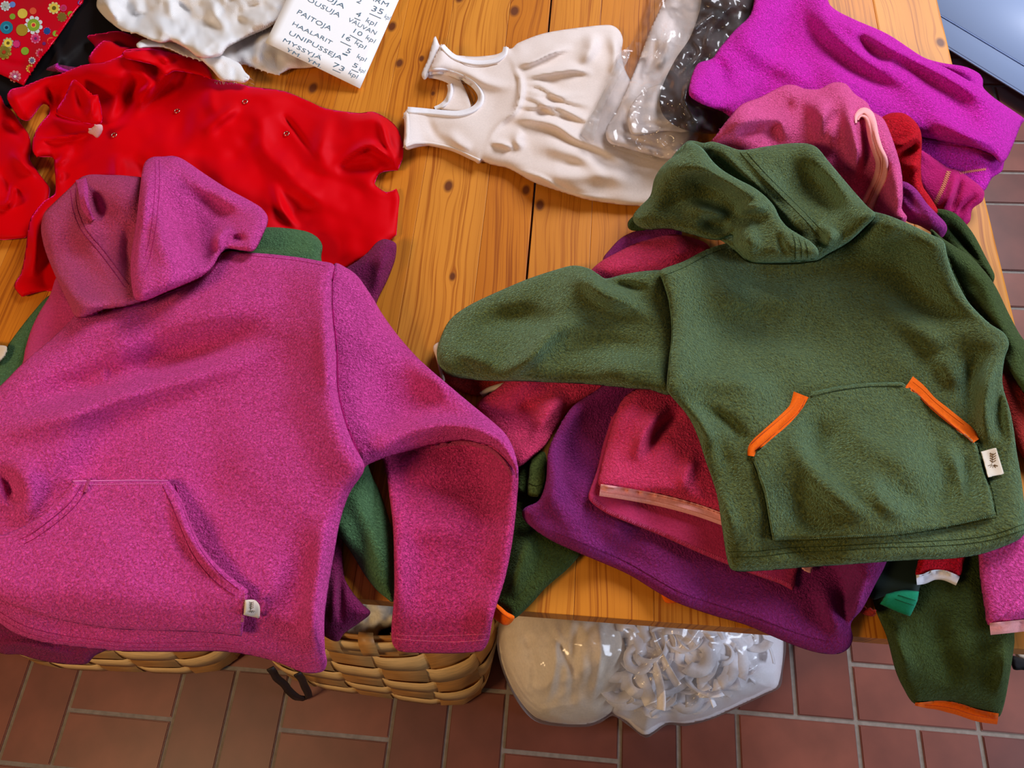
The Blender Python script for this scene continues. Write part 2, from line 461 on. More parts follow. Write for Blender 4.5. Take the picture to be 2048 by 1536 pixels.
def wood(name, base=(196, 112, 34), dark=(150, 74, 16), seed=0.0, knots=()):
    m, nt, N, Lk, b = newmat(name)
    tc = N.new('ShaderNodeTexCoord')
    # knots bend the grain and carry their own dark core
    add = None; core = None
    geo = tc.outputs['Object']
    for (kx, ky, kr) in knots:
        vs = N.new('ShaderNodeVectorMath'); vs.operation = 'SUBTRACT'; vs.inputs[1].default_value = (kx, ky, 0)
        Lk.new(geo, vs.inputs[0])
        sc = N.new('ShaderNodeVectorMath'); sc.operation = 'MULTIPLY'; sc.inputs[1].default_value = (1, .62, 0)
        Lk.new(vs.outputs[0], sc.inputs[0])
        ln = N.new('ShaderNodeVectorMath'); ln.operation = 'LENGTH'; Lk.new(sc.outputs[0], ln.inputs[0])
        # bend amount: r^2 / (d^2 + r^2)
        dv = N.new('ShaderNodeMath'); dv.operation = 'DIVIDE'; dv.inputs[1].default_value = kr * 1.7; Lk.new(ln.outputs['Value'], dv.inputs[0])
        pw = N.new('ShaderNodeMath'); pw.operation = 'POWER'; pw.inputs[1].default_value = 2; Lk.new(dv.outputs[0], pw.inputs[0])
        ng = N.new('ShaderNodeMath'); ng.operation = 'MULTIPLY'; ng.inputs[1].default_value = -1; Lk.new(pw.outputs[0], ng.inputs[0])
        ex = N.new('ShaderNodeMath'); ex.operation = 'EXPONENT'; Lk.new(ng.outputs[0], ex.inputs[0])
        sg = N.new('ShaderNodeSeparateXYZ'); Lk.new(vs.outputs[0], sg.inputs[0])
        s2 = N.new('ShaderNodeMath'); s2.operation = 'DIVIDE'; s2.inputs[1].default_value = kr * .6; Lk.new(sg.outputs['X'], s2.inputs[0])
        th = N.new('ShaderNodeMath'); th.operation = 'TANH'; Lk.new(s2.outputs[0], th.inputs[0])
        am = N.new('ShaderNodeMath'); am.operation = 'MULTIPLY'; Lk.new(th.outputs[0], am.inputs[0]); Lk.new(ex.outputs[0], am.inputs[1])
        am2 = N.new('ShaderNodeMath'); am2.operation = 'MULTIPLY'; am2.inputs[1].default_value = -kr * 0.9; Lk.new(am.outputs[0], am2.inputs[0])
        if add is None: add = am2.outputs[0]
        else:
            q = N.new('ShaderNodeMath'); q.operation = 'ADD'; Lk.new(add, q.inputs[0]); Lk.new(am2.outputs[0], q.inputs[1]); add = q.outputs[0]
        rr = N.new('ShaderNodeMapRange'); rr.inputs['From Min'].default_value = kr * .9; rr.inputs['From Max'].default_value = kr * .45
        Lk.new(ln.outputs['Value'], rr.inputs['Value'])
        if core is None: core = rr.outputs[0]
        else:
            q = N.new('ShaderNodeMath'); q.operation = 'MAXIMUM'; Lk.new(core, q.inputs[0]); Lk.new(rr.outputs[0], q.inputs[1]); core = q.outputs[0]
    sp = N.new('ShaderNodeSeparateXYZ'); Lk.new(geo, sp.inputs[0])
    xs = sp.outputs['X']
    if add is not None:
        q = N.new('ShaderNodeMath'); q.operation = 'ADD'; Lk.new(xs, q.inputs[0]); Lk.new(add, q.inputs[1]); xs = q.outputs[0]
    nw = N.new('ShaderNodeTexNoise'); nw.inputs['Scale'].default_value = 2.2; nw.inputs['Detail'].default_value = 2
    mpw = N.new('ShaderNodeMapping'); mpw.inputs['Location'].default_value = (seed * 3.1, seed, 0); mpw.inputs['Scale'].default_value = (2.0, 1.3, 1)
    Lk.new(geo, mpw.inputs[0]); Lk.new(mpw.outputs[0], nw.inputs['Vector'])
    nwm = N.new('ShaderNodeMath'); nwm.operation = 'MULTIPLY_ADD'; nwm.inputs[1].default_value = 0.05; Lk.new(nw.outputs['Fac'], nwm.inputs[0]); Lk.new(xs, nwm.inputs[2])
    xs = nwm.outputs[0]
    cb = N.new('ShaderNodeCombineXYZ'); Lk.new(xs, cb.inputs['X'])
    ys = N.new('ShaderNodeMath'); ys.operation = 'MULTIPLY'; ys.inputs[1].default_value = 0.012; Lk.new(sp.outputs['Y'], ys.inputs[0])
    Lk.new(ys.outputs[0], cb.inputs['Y']); cb.inputs['Z'].default_value = seed
    g1 = N.new('ShaderNodeTexNoise'); g1.inputs['Scale'].default_value = 230; g1.inputs['Detail'].default_value = 2; g1.inputs['Roughness'].default_value = .5
    g2 = N.new('ShaderNodeTexNoise'); g2.inputs['Scale'].default_value = 700; g2.inputs['Detail'].default_value = 2
    g3 = N.new('ShaderNodeTexNoise'); g3.inputs['Scale'].default_value = 16; g3.inputs['Detail'].default_value = 1
    for g in (g1, g2, g3): Lk.new(cb.outputs[0], g.inputs['Vector'])
    r1 = N.new('ShaderNodeValToRGB'); r1.color_ramp.elements[0].position = .30; r1.color_ramp.elements[1].position = .50
    r1.color_ramp.elements[0].color = (*srgb(dark), 1); r1.color_ramp.elements[1].color = (*srgb(base), 1)
    s1 = N.new('ShaderNodeMath'); s1.operation = 'MULTIPLY_ADD'; s1.inputs[1].default_value = .35
    sh = N.new('ShaderNodeMath'); sh.operation = 'SUBTRACT'; sh.inputs[1].default_value = .5; Lk.new(g2.outputs['Fac'], sh.inputs[0])
    Lk.new(sh.outputs[0], s1.inputs[0]); Lk.new(g1.outputs['Fac'], s1.inputs[2])
    Lk.new(s1.outputs[0], r1.inputs['Fac'])
    mx = N.new('ShaderNodeMixRGB'); mx.blend_type = 'MULTIPLY'; mx.inputs[0].default_value = .3
    r3 = N.new('ShaderNodeValToRGB'); r3.color_ramp.elements[0].position = .35; r3.color_ramp.elements[1].position = .6
    r3.color_ramp.elements[0].color = (.62, .5, .36, 1); r3.color_ramp.elements[1].color = (1, 1, 1, 1)
    Lk.new(g3.outputs['Fac'], r3.inputs['Fac'])
    Lk.new(r1.outputs['Color'], mx.inputs[1]); Lk.new(r3.outputs['Color'], mx.inputs[2])
    colr = mx.outputs[0]
    if core is not None:
        mk = N.new('ShaderNodeMixRGB'); mk.inputs[2].default_value = (*srgb((112, 58, 26)), 1)
        Lk.new(core, mk.inputs[0]); Lk.new(colr, mk.inputs[1]); colr = mk.outputs[0]
    Lk.new(colr, b.inputs['Base Color'])
    b.inputs['Roughness'].default_value = .5; b.inputs['Specular IOR Level'].default_value = .28
    bp = N.new('ShaderNodeBump'); bp.inputs['Strength'].default_value = .12; bp.inputs['Distance'].default_value = .001
    Lk.new(s1.outputs[0], bp.inputs['Height']); Lk.new(bp.outputs['Normal'], b.inputs['Normal'])
    return m

def box_mesh(name, x0, x1, y0, y1, z0, z1, mat, parent=None, bev=0.0, seg=2):
    bm = bmesh.new()
    bmesh.ops.create_cube(bm, size=1)
    for v in bm.verts:
        v.co = ((x0 + x1)/2 + v.co.x*(x1 - x0), (y0 + y1)/2 + v.co.y*(y1 - y0), (z0 + z1)/2 + v.co.z*(z1 - z0))
    if bev: bmesh.ops.bevel(bm, geom=bm.edges[:], offset=bev, segments=seg, affect='EDGES', profile=.6)
    off = Vector(parent.location) if parent is not None and parent.type == 'EMPTY' else Vector((0, 0, 0))
    bmesh.ops.translate(bm, verts=bm.verts, vec=-off)
    me = bpy.data.meshes.new(name); bm.to_mesh(me); bm.free()
    me.materials.append(mat)
    o = bpy.data.objects.new(name, me); COL.objects.link(o)
    if parent is not None: o.parent = parent
    o['org'] = [float(v) for v in off]
    return o

# ------------------------------------------------------------------ floor
def grout_mat():
    m, nt, N, Lk, b = newmat('grey_grout')
    tc = N.new('ShaderNodeTexCoord'); n = N.new('ShaderNodeTexNoise'); n.inputs['Scale'].default_value = 90; n.inputs['Detail'].default_value = 5
    Lk.new(tc.outputs['Object'], n.inputs['Vector'])
    r = N.new('ShaderNodeValToRGB'); r.color_ramp.elements[0].color = (*srgb((110, 100, 92)), 1); r.color_ramp.elements[1].color = (*srgb((156, 146, 138)), 1)
    Lk.new(n.outputs['Fac'], r.inputs['Fac']); Lk.new(r.outputs['Color'], b.inputs['Base Color'])
    b.inputs['Roughness'].default_value = .95
    return m
def tile_mat(i, c):
    m, nt, N, Lk, b = newmat('terracotta_tile_%d' % i)
    tc = N.new('ShaderNodeTexCoord'); n = N.new('ShaderNodeTexNoise'); n.inputs['Scale'].default_value = 9; n.inputs['Detail'].default_value = 6
    Lk.new(tc.outputs['Object'], n.inputs['Vector'])
    cc = srgb(c)
    r = N.new('ShaderNodeValToRGB'); r.color_ramp.elements[0].position = .3; r.color_ramp.elements[1].position = .75
    r.color_ramp.elements[0].color = (*[x*.72 for x in cc], 1); r.color_ramp.elements[1].color = (*[x*1.2 for x in cc], 1)
    Lk.new(n.outputs['Fac'], r.inputs['Fac']); Lk.new(r.outputs['Color'], b.inputs['Base Color'])
    b.inputs['Roughness'].default_value = .42
    return m
fl = box_mesh('floor', -2.6, 2.8, -1.2, 3.6, -0.05, -0.004, grout_mat())
fl['kind'] = 'structure'; fl['org'] = [0, 0, 0]
TM = [tile_mat(i, c) for i, c in enumerate([(124, 68, 54), (116, 62, 49), (132, 74, 58), (106, 56, 46)])]
BX, BY, TX, TYY = 0.2305, 0.2165, 0.342, 0.080
tile_meshes = {}
def tile_mesh(w, d, k):
    key = (round(w, 4), round(d, 4), k)
    if key not in tile_meshes:
        bm = bmesh.new(); bmesh.ops.create_cube(bm, size=1)
        for v in bm.verts: v.co = (v.co.x*w, v.co.y*d, v.co.z*.012 - .006)
        top = [e for e in bm.edges if all(v.co.z > -.001 for v in e.verts)]
        bmesh.ops.bevel(bm, geom=top, offset=.002, segments=2, affect='EDGES')
        me = bpy.data.meshes.new('tile'); bm.to_mesh(me); bm.free(); me.materials.append(TM[k])
        tile_meshes[key] = me
    return tile_meshes[key]
def vis(x, y):
    c = R.T @ np.array([x, y, -HC])
    u, v = 1024 + F*c[0]/-c[2], 768 - F*c[1]/-c[2]
    return -160 < u < 2230 and -160 < v < 1720
G = .0085
for i in range(-8, 8):
    for j in range(-5, 11):
        x0 = TX + i*BX; y0 = TYY + j*BY
        if not vis(x0 + BX/2, y0 + BY/2): continue
        xc, yc = x0 + BX/2, y0 + BY/2
        px_ = 1024 + F*(R.T @ np.array([xc, yc, -HC]))[0] / -(R.T @ np.array([xc, yc, -HC]))[2]
        py_ = 768 - F*(R.T @ np.array([xc, yc, -HC]))[1] / -(R.T @ np.array([xc, yc, -HC]))[2]
        if px_ < 1500 and py_ < 950: continue          # wholly behind the table top
        if (i + j) % 2:
            cells = [(xc, y0 + BY*.25, BX - G, BY/2 - G), (xc, y0 + BY*.75, BX - G, BY/2 - G)]
        else:
            cells = [(x0 + BX*.25, yc, BX/2 - G, BY - G), (x0 + BX*.75, yc, BX/2 - G, BY - G)]
        for (cx, cy, w, d) in cells:
            o = bpy.data.objects.new('tile', tile_mesh(w, d, random.choice([0, 0, 1, 2, 3])))
            COL.objects.link(o); o.parent = fl
            o.location = (cx, cy, random.uniform(-.0006, .0006))

# ------------------------------------------------------------------ table
table = thing('pine_table', 'honey coloured pine board table covered with heaps of childrens clothes', 'table', loc=(-.4, .9, 0))
# knots placed where the boards carry them: (photo pixel, radius)
KN = [((1029, 22), .011), ((799, 126), .0085), ((784, 53), .010), ((897, 372), .0095), ((1080, 410), .0085),
      ((866, 187), .004), ((919, -4), .010), ((1881, 85), .009), ((905, 553), .006), ((626, 176), .010), ((843, 117), .006),
      ((1052, 380), .008)]
knw = []
for (p, r) in KN:
    x, y = un(p[0], p[1], ZT); knw.append((float(x) + .4, float(y) - .9, r * 1.1))
wc = [((216, 134, 36), (170, 92, 18)), ((222, 142, 44), (182, 102, 24)), ((210, 126, 30), (164, 86, 16)), ((224, 146, 50), (176, 98, 24))]
edges = [TX0, -1.36, -1.27, -1.18, -1.085, -.99, -.90, -.805, -.71, -.62, -.53, -.435, -.345, -.262, -.158, XSEAM, .005, .098, .19, .285, .375, .47, XR]
for k in range(len(edges) - 1):
    a, b = edges[k], edges[k+1]
    ga = .0016 if abs(a - XSEAM) < 1e-6 else .00018
    gb = .0016 if abs(b - XSEAM) < 1e-6 else .00018
    kn = [q for q in knw if a - .02 < q[0] - .4 < b + .02]
    cs = wc[(k*7) % 4]
    box_mesh('board', a + ga, b - gb, YF, TY1, ZT - .042, ZT, wood('pine_board_%d' % k, cs[0], cs[1], seed=k*1.37, knots=kn), table, bev=.0008 if k < len(edges) - 2 else .003, seg=2)
MW = wood('pine_frame', (150, 84, 30), (110, 56, 16), 9.0)
box_mesh('apron', TX0 + .08, XR - .08, YF + .09, YF + .115, ZT - .14, ZT - .043, MW, table, bev=.002)
box_mesh('apron', TX0 + .08, XR - .08, TY1 - .115, TY1 - .09, ZT - .14, ZT - .043, MW, table, bev=.002)
box_mesh('apron', XR - .115, XR - .09, YF + .115, TY1 - .115, ZT - .14, ZT - .043, MW, table, bev=.002)
box_mesh('apron', TX0 + .09, TX0 + .115, YF + .115, TY1 - .115, ZT - .14, ZT - .043, MW, table, bev=.002)
for lx in (TX0 + .1, XR - .17):
    for ly in (YF + .1, TY1 - .17):
        box_mesh('leg', lx, lx + .07, ly, ly + .07, 0, ZT - .043, MW, table, bev=.004)

# ------------------------------------------------------------------ pale plastic storage box beyond the table corner
def frosted():
    m, nt, N, Lk, b = newmat('frosted_blue_plastic')
    b.inputs['Base Color'].default_value = (*srgb((176, 196, 236)), 1)
    b.inputs['Roughness'].default_value = .45
    b.inputs['Transmission Weight'].default_value = .15
    b.inputs['Specular IOR Level'].default_value = .6
    return m
M_FROST = frosted()
e0 = un(1895, 92, .05); e1 = un(2048, 186, .05)
d0 = Vector((float(e1[0] - e0[0]), float(e1[1] - e0[1]))).normalized()
n0 = Vector((-d0.y, d0.x))
bx = thing('plastic_storage_box', 'pale blue frosted plastic storage box on the tiles beyond the table corner', 'storage box', loc=(float(e1[0]), float(e1[1]), 0))
ang = math.atan2(d0.y, d0.x)
def obox(name, u0, u1, v0, v1, z0, z1, mat, bev):
    bm = bmesh.new(); bmesh.ops.create_cube(bm, size=1)
    for v in bm.verts: v.co = ((u0+u1)/2 + v.co.x*(u1-u0), (v0+v1)/2 + v.co.y*(v1-v0), (z0+z1)/2 + v.co.z*(z1-z0))
    bmesh.ops.bevel(bm, geom=bm.edges[:], offset=bev, segments=3, affect='EDGES')
    bmesh.ops.rotate(bm, verts=bm.verts, matrix=Matrix.Rotation(ang, 3, 'Z'))
    me = bpy.data.meshes.new(name); bm.to_mesh(me); bm.free(); me.materials.append(mat)
    for p in me.polygons: p.use_smooth = True
    o = bpy.data.objects.new(name, me); COL.objects.link(o); o.parent = bx; o['org'] = [0, 0, 0]
    return o
obox('lid', -.62, .40, 0, .7, .038, .05, M_FROST, .005)
obox('lid_panel', -.52, .30, .085, .6, .048, .056, M_FROST, .004)
for q in range(4): obox('lid_rib', -.06 + .09*q, -.045 + .09*q, .10, .58, .054, .059, M_FROST, .002)
obox('body', -.54, .32, .06, .64, .0, .039, M_FROST, .02)

# ------------------------------------------------------------------ woven baskets on the floor under the table's front edge
def birch(name, col, seed):
    m, nt, N, Lk, b = newmat(name)
    tc = N.new('ShaderNodeTexCoord'); mp = N.new('ShaderNodeMapping'); mp.inputs['Scale'].default_value = (30, 30, 260); mp.inputs['Location'].default_value = (seed, 0, 0)
    n = N.new('ShaderNodeTexNoise'); n.inputs['Scale'].default_value = 1; n.inputs['Detail'].default_value = 3
    Lk.new(tc.outputs['Object'], mp.inputs[0]); Lk.new(mp.outputs[0], n.inputs['Vector'])
    c = srgb(col); r = N.new('ShaderNodeValToRGB'); r.color_ramp.elements[0].position = .35; r.color_ramp.elements[1].position = .7
    r.color_ramp.elements[0].color = (*[x*.78 for x in c], 1); r.color_ramp.elements[1].color = (*[min(1, x*1.1) for x in c], 1)
    Lk.new(n.outputs['Fac'], r.inputs['Fac']); Lk.new(r.outputs['Color'], b.inputs['Base Color'])
    b.inputs['Roughness'].default_value = .5
    return m
M_B1 = birch('birch_strip_light', (236, 194, 128), 1); M_B2 = birch('birch_strip_brown', (196, 142, 78), 5)

def basket(label, FL, FR, depth, Hb, rim_grow, nw=18, nh=6):
    a = Vector([float(v) for v in un(*FL, 0)]); b = Vector([float(v) for v in un(*FR, 0)])
    u = (b - a); w = u.length; u.normalize(); v = Vector((-u.y, u.x))
    c = (a + b) / 2 + v * depth / 2
    root = thing('woven_basket', label, 'basket', loc=(c.x, c.y, 0))
    hw, hd = w/2, depth/2
    def P(th, t, off):
        q_ = max(0.0, min(1.0, 1 - t)); e = 7.0 * q_**1.6 + 2.0 * (1 - q_**1.6)          # square foot, round rim
        cs, sn = math.cos(th), math.sin(th)
        k = (abs(cs)**e + abs(sn)**e)**(-1/e)
        bul = 1 + .05 * math.sin(math.pi * max(0, min(t, 1)))
        x = hw*bul*k*cs*(1 + rim_grow*t); y = hd*bul*k*sn*(1 - .36*t)
        L = math.hypot(x, y); x *= 1 + off/L; y *= 1 + off/L
        return (c.x + u.x*x + v.x*y, c.y + u.y*x + v.y*y, .006 + t*Hb)
    amp = .0032
    per = 2*math.pi/nw
    def woff(th, k):       # weft goes over / under
        return amp * max(-1, min(1, 2.2*math.sin(th/per*math.pi + math.pi*k)))
    for k in range(nh):
        V = []; Fc = []; n = nw*8
        for i in range(n):
            th = 2*math.pi*i/n
            o_ = woff(th, k)
            for s, (tt) in enumerate((k/nh + .004, (k + .5)/nh, (k + 1)/nh - .006)):
                V.append(P(th, tt, o_ + (0.0008 if s == 1 else 0)))
        for i in range(n):
            j = (i + 1) % n
            for s in range(2):
                Fc.append((i*3 + s, j*3 + s, j*3 + s + 1, i*3 + s + 1))
        o = link_mesh('weft_strip', V, Fc, M_B1, root)
        m = o.modifiers.new('thickness', 'SOLIDIFY'); m.thickness = .0012; m.offset = 0
    for q in range(nw):
        thc = per*(q + .5)
        V = []; Fc = []; rows = nh*6
        for r_ in range(rows + 1):
            t = r_/rows; k = t*nh
            sgn = max(-1, min(1, 2.2*math.sin(math.pi*k)))
            sgn *= 1 if (q % 2) else -1
            for s in (-.44, 0, .44):
                V.append(P(thc + per*s, t, sgn*amp))
        for r_ in range(rows):
            for s in range(2):
                Fc.append((r_*3 + s, r_*3 + s + 1, (r_+1)*3 + s + 1, (r_+1)*3 + s))
        o = link_mesh('warp_strip', V, Fc, M_B2, root)
        m = o.modifiers.new('thickness', 'SOLIDIFY'); m.thickness = .0012; m.offset = 0
    # rim hoops and lashing
    for off, mt in ((.006, M_B1), (-.006, M_B2)):
        V = []; Fc = []; n = 120
        for i in range(n):
            th = 2*math.pi*i/n
            for tt, oo in ((.93, off - .002), (.93, off + .002), (1.03, off + .002), (1.03, off - .002)):
                V.append(P(th, tt, oo))
        for i in range(n):
            j = (i + 1) % n
            for s in range(4): Fc.append((i*4 + s, j*4 + s, j*4 + (s+1) % 4, i*4 + (s+1) % 4))
        link_mesh('rim_hoop', V, Fc, mt, root)
    for q in range(26):
        th = 2*math.pi*q/26
        V = []; Fc = []
        for dth in (0, .11):
            for tt, oo in ((.90, .010), (.96, .012), (1.04, .010), (1.06, 0), (1.04, -.010), (.92, -.011)):
                V.append(P(th + dth, tt, oo))
        for s in range(5): Fc.append((s, s + 1, s + 7, s + 6))
        o = link_mesh('rim_lashing', V, Fc, M_B2, root)
        m = o.modifiers.new('thickness', 'SOLIDIFY'); m.thickness = .001
    # bottom weave
    n = 48; V = [P(2*math.pi*i/n, .0, -.004) for i in range(n)] + [(c.x, c.y, .006)]
    link_mesh('bottom', V, [(i, (i+1) % n, n) for i in range(n)], M_B2, root)
    return root, P

bk1, P1 = basket('woven birch basket at the left, mostly hidden under the pink hoodie hem', (46, 1334), (482, 1350), .40, .30, .10)
bk2, P2 = basket('woven birch basket under the bent pink sleeve, with crumpled paper inside', (556, 1362), (965, 1422), .40, .33, .12)
# dark strap loops hanging between the baskets
sp = thing('dark_strap', 'dark brown strap hanging down between the two woven baskets', 'strap', px=(600, 1390), z=0)
for pts in ([(540, 1335), (552, 1352), (572, 1372), (590, 1392), (612, 1396)], [(594, 1346), (606, 1362), (612, 1378), (618, 1394)]):
    L = resample(smooth(pts, False, 6), 5)
    V = []; Fc = []
    for k, p in enumerate(L):
        z = .22 * (1 - k/(len(L) - 1)) + .012
        for s in (-7, 7):
            x, y = un(p[0] + s, p[1] - s*.5, z + .004*math.sin(k)); V.append((float(x), float(y), z))
    for k in range(len(L) - 1): Fc.append((2*k, 2*k+1, 2*k+3, 2*k+2))
    o = link_mesh('strap_loop', V, Fc, plain('dark_brown_leather', (38, 24, 18), .6), sp)
    m = o.modifiers.new('thickness', 'SOLIDIFY'); m.thickness = .003
# crumpled paper in the basket
cp = thing('crumpled_newspaper', 'crumpled greyish white paper wrapping inside the right woven basket', 'paper', px=(720, 1240), z=.20)
cloth('sheet', [(610, 1180, 1), (700, 1150), (790, 1160, 1), (800, 1225), (795, 1250), (760, 1262), (752, 1290), (700, 1296), (650, 1288), (605, 1270)],
      knit('newsprint', (232, 226, 208), scale=60, bump=.6, var=.25), cp, z0=.255, rim=.05, rw=40, upd=False, thick=.001,
      noise=((.012, 60, 2), (.010, 26, 3), (.006, 13, 4)), folds=[([(690, 1290), (700, 1240), (730, 1190)], .012, 8), ([(640, 1250), (700, 1255), (760, 1230)], -.012, 9)])
cloth('sheet', [(648, 1270), (700, 1280), (752, 1266), (756, 1300), (700, 1312), (650, 1304)],
      plain('grey_newsprint', (120, 106, 84), .9), cp, z0=.235, rim=.03, rw=20, upd=False, thick=.001, noise=((.008, 30, 2),))
bs = thing('black_sock', 'small black garment tucked beside the crumpled paper in the basket', 'clothing', px=(775, 1280), z=.2)
cloth('cloth', [(748, 1262), (790, 1240), (830, 1240), (830, 1300), (790, 1310), (752, 1300)], M_BLACK, bs, z0=.225, rim=.03, rw=25, upd=False)

# ------------------------------------------------------------------ clear bag of white cloth strips on the floor
bag = thing('bag_of_white_strips', 'clear plastic bag stuffed with white cloth strips on the floor under the table edge', 'plastic bag', px=(1270, 1330), z=0)
M_WST = knit('white_jersey_strip', (250, 246, 248), scale=300, bump=.3, var=.06)
M_WARMLIT = knit('warm_lit_white_cloth', (250, 236, 214), scale=200, bump=.3, var=.08)  # white cloth; the yellowish light on it is put into its colour
bagL = [(1000, 1190), (994, 1240), (995, 1300), (1012, 1360), (1040, 1412), (1070, 1442), (1110, 1452), (1170, 1454), (1200, 1446), (1225, 1432),
        (1250, 1446), (1290, 1475), (1310, 1466), (1335, 1450), (1370, 1452), (1420, 1440), (1470, 1418), (1530, 1390), (1560, 1374), (1566, 1340), (1572, 1290), (1560, 1240), (1500, 1180), (1250, 1150)]
def bagz(X, Y):
    return .10 + .16*np.exp(-(((X - 1140)/150)**2 + ((Y - 1290)/150)**2)) + .15*np.exp(-(((X - 1400)/190)**2 + ((Y - 1270)/150)**2))
cloth('cloth_bundle', [(1004, 1195), (999, 1300), (1018, 1364), (1048, 1412), (1078, 1438), (1130, 1448), (1190, 1444), (1240, 1404), (1258, 1330), (1252, 1260), (1235, 1200), (1120, 1170)],
      M_WARMLIT, bag, z0=lambda X, Y: bagz(X, Y) + .01, rim=.06, rw=60, upd=False,
      noise=((.008, 50, 6), (.004, 20, 7)), folds=[([(1040, 1240), (1070, 1330), (1060, 1400)], -.012, 9), ([(1110, 1220), (1110, 1330), (1090, 1420)], .010, 10),
      ([(1160, 1220), (1150, 1330), (1140, 1420)], -.012, 10), ([(1200, 1230), (1200, 1330), (1180, 1420)], .010, 9), ([(1085, 1240), (1120, 1290), (1180, 1400)], -.008, 7)])
cloth('strip_mass', [(1230, 1190), (1245, 1300), (1222, 1418), (1254, 1442), (1290, 1470), (1333, 1446), (1372, 1447), (1420, 1436), (1470, 1414), (1528, 1387), (1556, 1370), (1567, 1290), (1555, 1240), (1490, 1185)],
      M_WST, bag, z0=lambda X, Y: bagz(X, Y) - .005, rim=.07, rw=50, upd=False, noise=((.010, 40, 8), (.006, 18, 9)))
V = []; Fc = []
rs = np.random.RandomState(5); LBAG = smooth(bagL, True, 4)
for q in range(420):
    cx = rs.uniform(1250, 1550); cy = rs.uniform(1215, 1450)
    if cx < 1255 + (cy-1380)*-.2: continue
    if dist_poly(np.array([cx]), np.array([cy]), LBAG, True)[0][0] < 30: continue
    zb = float(bagz(np.array(cx), np.array(cy))) + .058 + rs.uniform(-.004, .012)
    x, y = un(cx, cy, zb); p = np.array([float(x), float(y), zb])
    ang_ = rs.uniform(0, 6.28); L_ = rs.uniform(.05, .10); cur = rs.uniform(-60, 60); wd = rs.uniform(.007, .012)
    base = len(V); nf = len(Fc); n = 12; tilt = rs.uniform(-1.2, 1.2)
    for k in range(n):
        dd = np.array([math.cos(ang_), math.sin(ang_), .15*math.sin(k*.8 + q)])
        p = p + dd * L_/n; ang_ += cur * L_/n
        nn = np.array([-math.sin(ang_)*math.cos(tilt), math.cos(ang_)*math.cos(tilt), math.sin(tilt)])
        for s, hh in ((-1, 0), (0, .0012), (1, 0)):
            V.append((p + nn*wd*s + np.array([0, 0, hh])).tolist())
    W3 = np.array(V[base:]); cc = (W3 - [0, 0, HC]) @ R
    ux, uy = 1024 + F*cc[:, 0]/-cc[:, 2], 768 - F*cc[:, 1]/-cc[:, 2]
    if not inside(ux, uy, LBAG).all() or dist_poly(ux, uy, LBAG, True)[0].min() < 16:
        del V[base:]; continue
    for k in range(n - 1):
        for s in range(2): Fc.append((base + k*3 + s, base + k*3 + s + 1, base + (k+1)*3 + s + 1, base + (k+1)*3 + s))
o = link_mesh('cloth_strips', V, Fc, M_WST, bag); o['kind'] = 'stuff'
m = o.modifiers.new('thickness', 'SOLIDIFY'); m.thickness = .0016
cloth('plastic_film', bagL, M_FILM2, bag, z0=lambda X, Y: bagz(X, Y) + .040, rim=.085, rw=48, upd=False, solid=False,
      noise=((.010, 70, 11), (.006, 30, 12), (.003, 14, 13)),
      folds=[([(1200, 1440), (1270, 1350), (1370, 1240)], -.016, 9), ([(1330, 1450), (1400, 1400), (1500, 1340), (1565, 1300)], .012, 8), ([(1240, 1400), (1330, 1340), (1420, 1230)], .008, 5)])
# lower skirt of the bag reaches the floor
LB = smooth(bagL, True, 4)
V = []; n = len(LB)
cxm, cym = LB[:, 0].mean(), LB[:, 1].mean()
for (f, z) in ((1.0, .13), (.985, .07), (.95, .02), (.90, .003)):
    for p in LB:
        qx, qy = cxm + (p[0]-cxm)*f, cym + (p[1]-cym)*f
        x, y = un(qx, qy, z); V.append((float(x), float(y), z))
Fc = [(r_*n + i, r_*n + (i+1) % n, (r_+1)*n + (i+1) % n, (r_+1)*n + i) for r_ in range(3) for i in range(n)]
link_mesh('bag_side', V, Fc, M_WST, bag)

# ================================================================== clothes at the far left of the table
fp = thing('floral_packet', 'glossy red packet printed with bright flowers at the far left table corner', 'packet', px=(60, 60))
# --- black garment first, the packet lies on it
bg = thing('black_garment', 'black garment with a pink bound edge between the floral packet and the white muslin', 'clothing', px=(130, 90))
cloth('fabric', [(-60, 60), (60, 40), (140, -30), (215, -60), (235, 20), (262, 80), (250, 130), (150, 150), (110, 150), (60, 190), (-10, 220), (-60, 200)],
      M_BLACK, bg, rim=.006, folds=[([(90, 160), (130, 110), (190, 60)], .006, 14), ([(110, 80), (115, 120), (112, 150)], .006, 8)])
cloth('pink_edge', [(92, 138), (112, 129), (150, 134), (200, 136), (215, 146), (160, 150), (128, 146), (100, 142)], M_PURPD, bg, rim=.004, rw=8)
strip('pink_binding', [(111, 128), (115, 135), (125, 141), (136, 145)], 10, M_MAG, bg, height=.003)

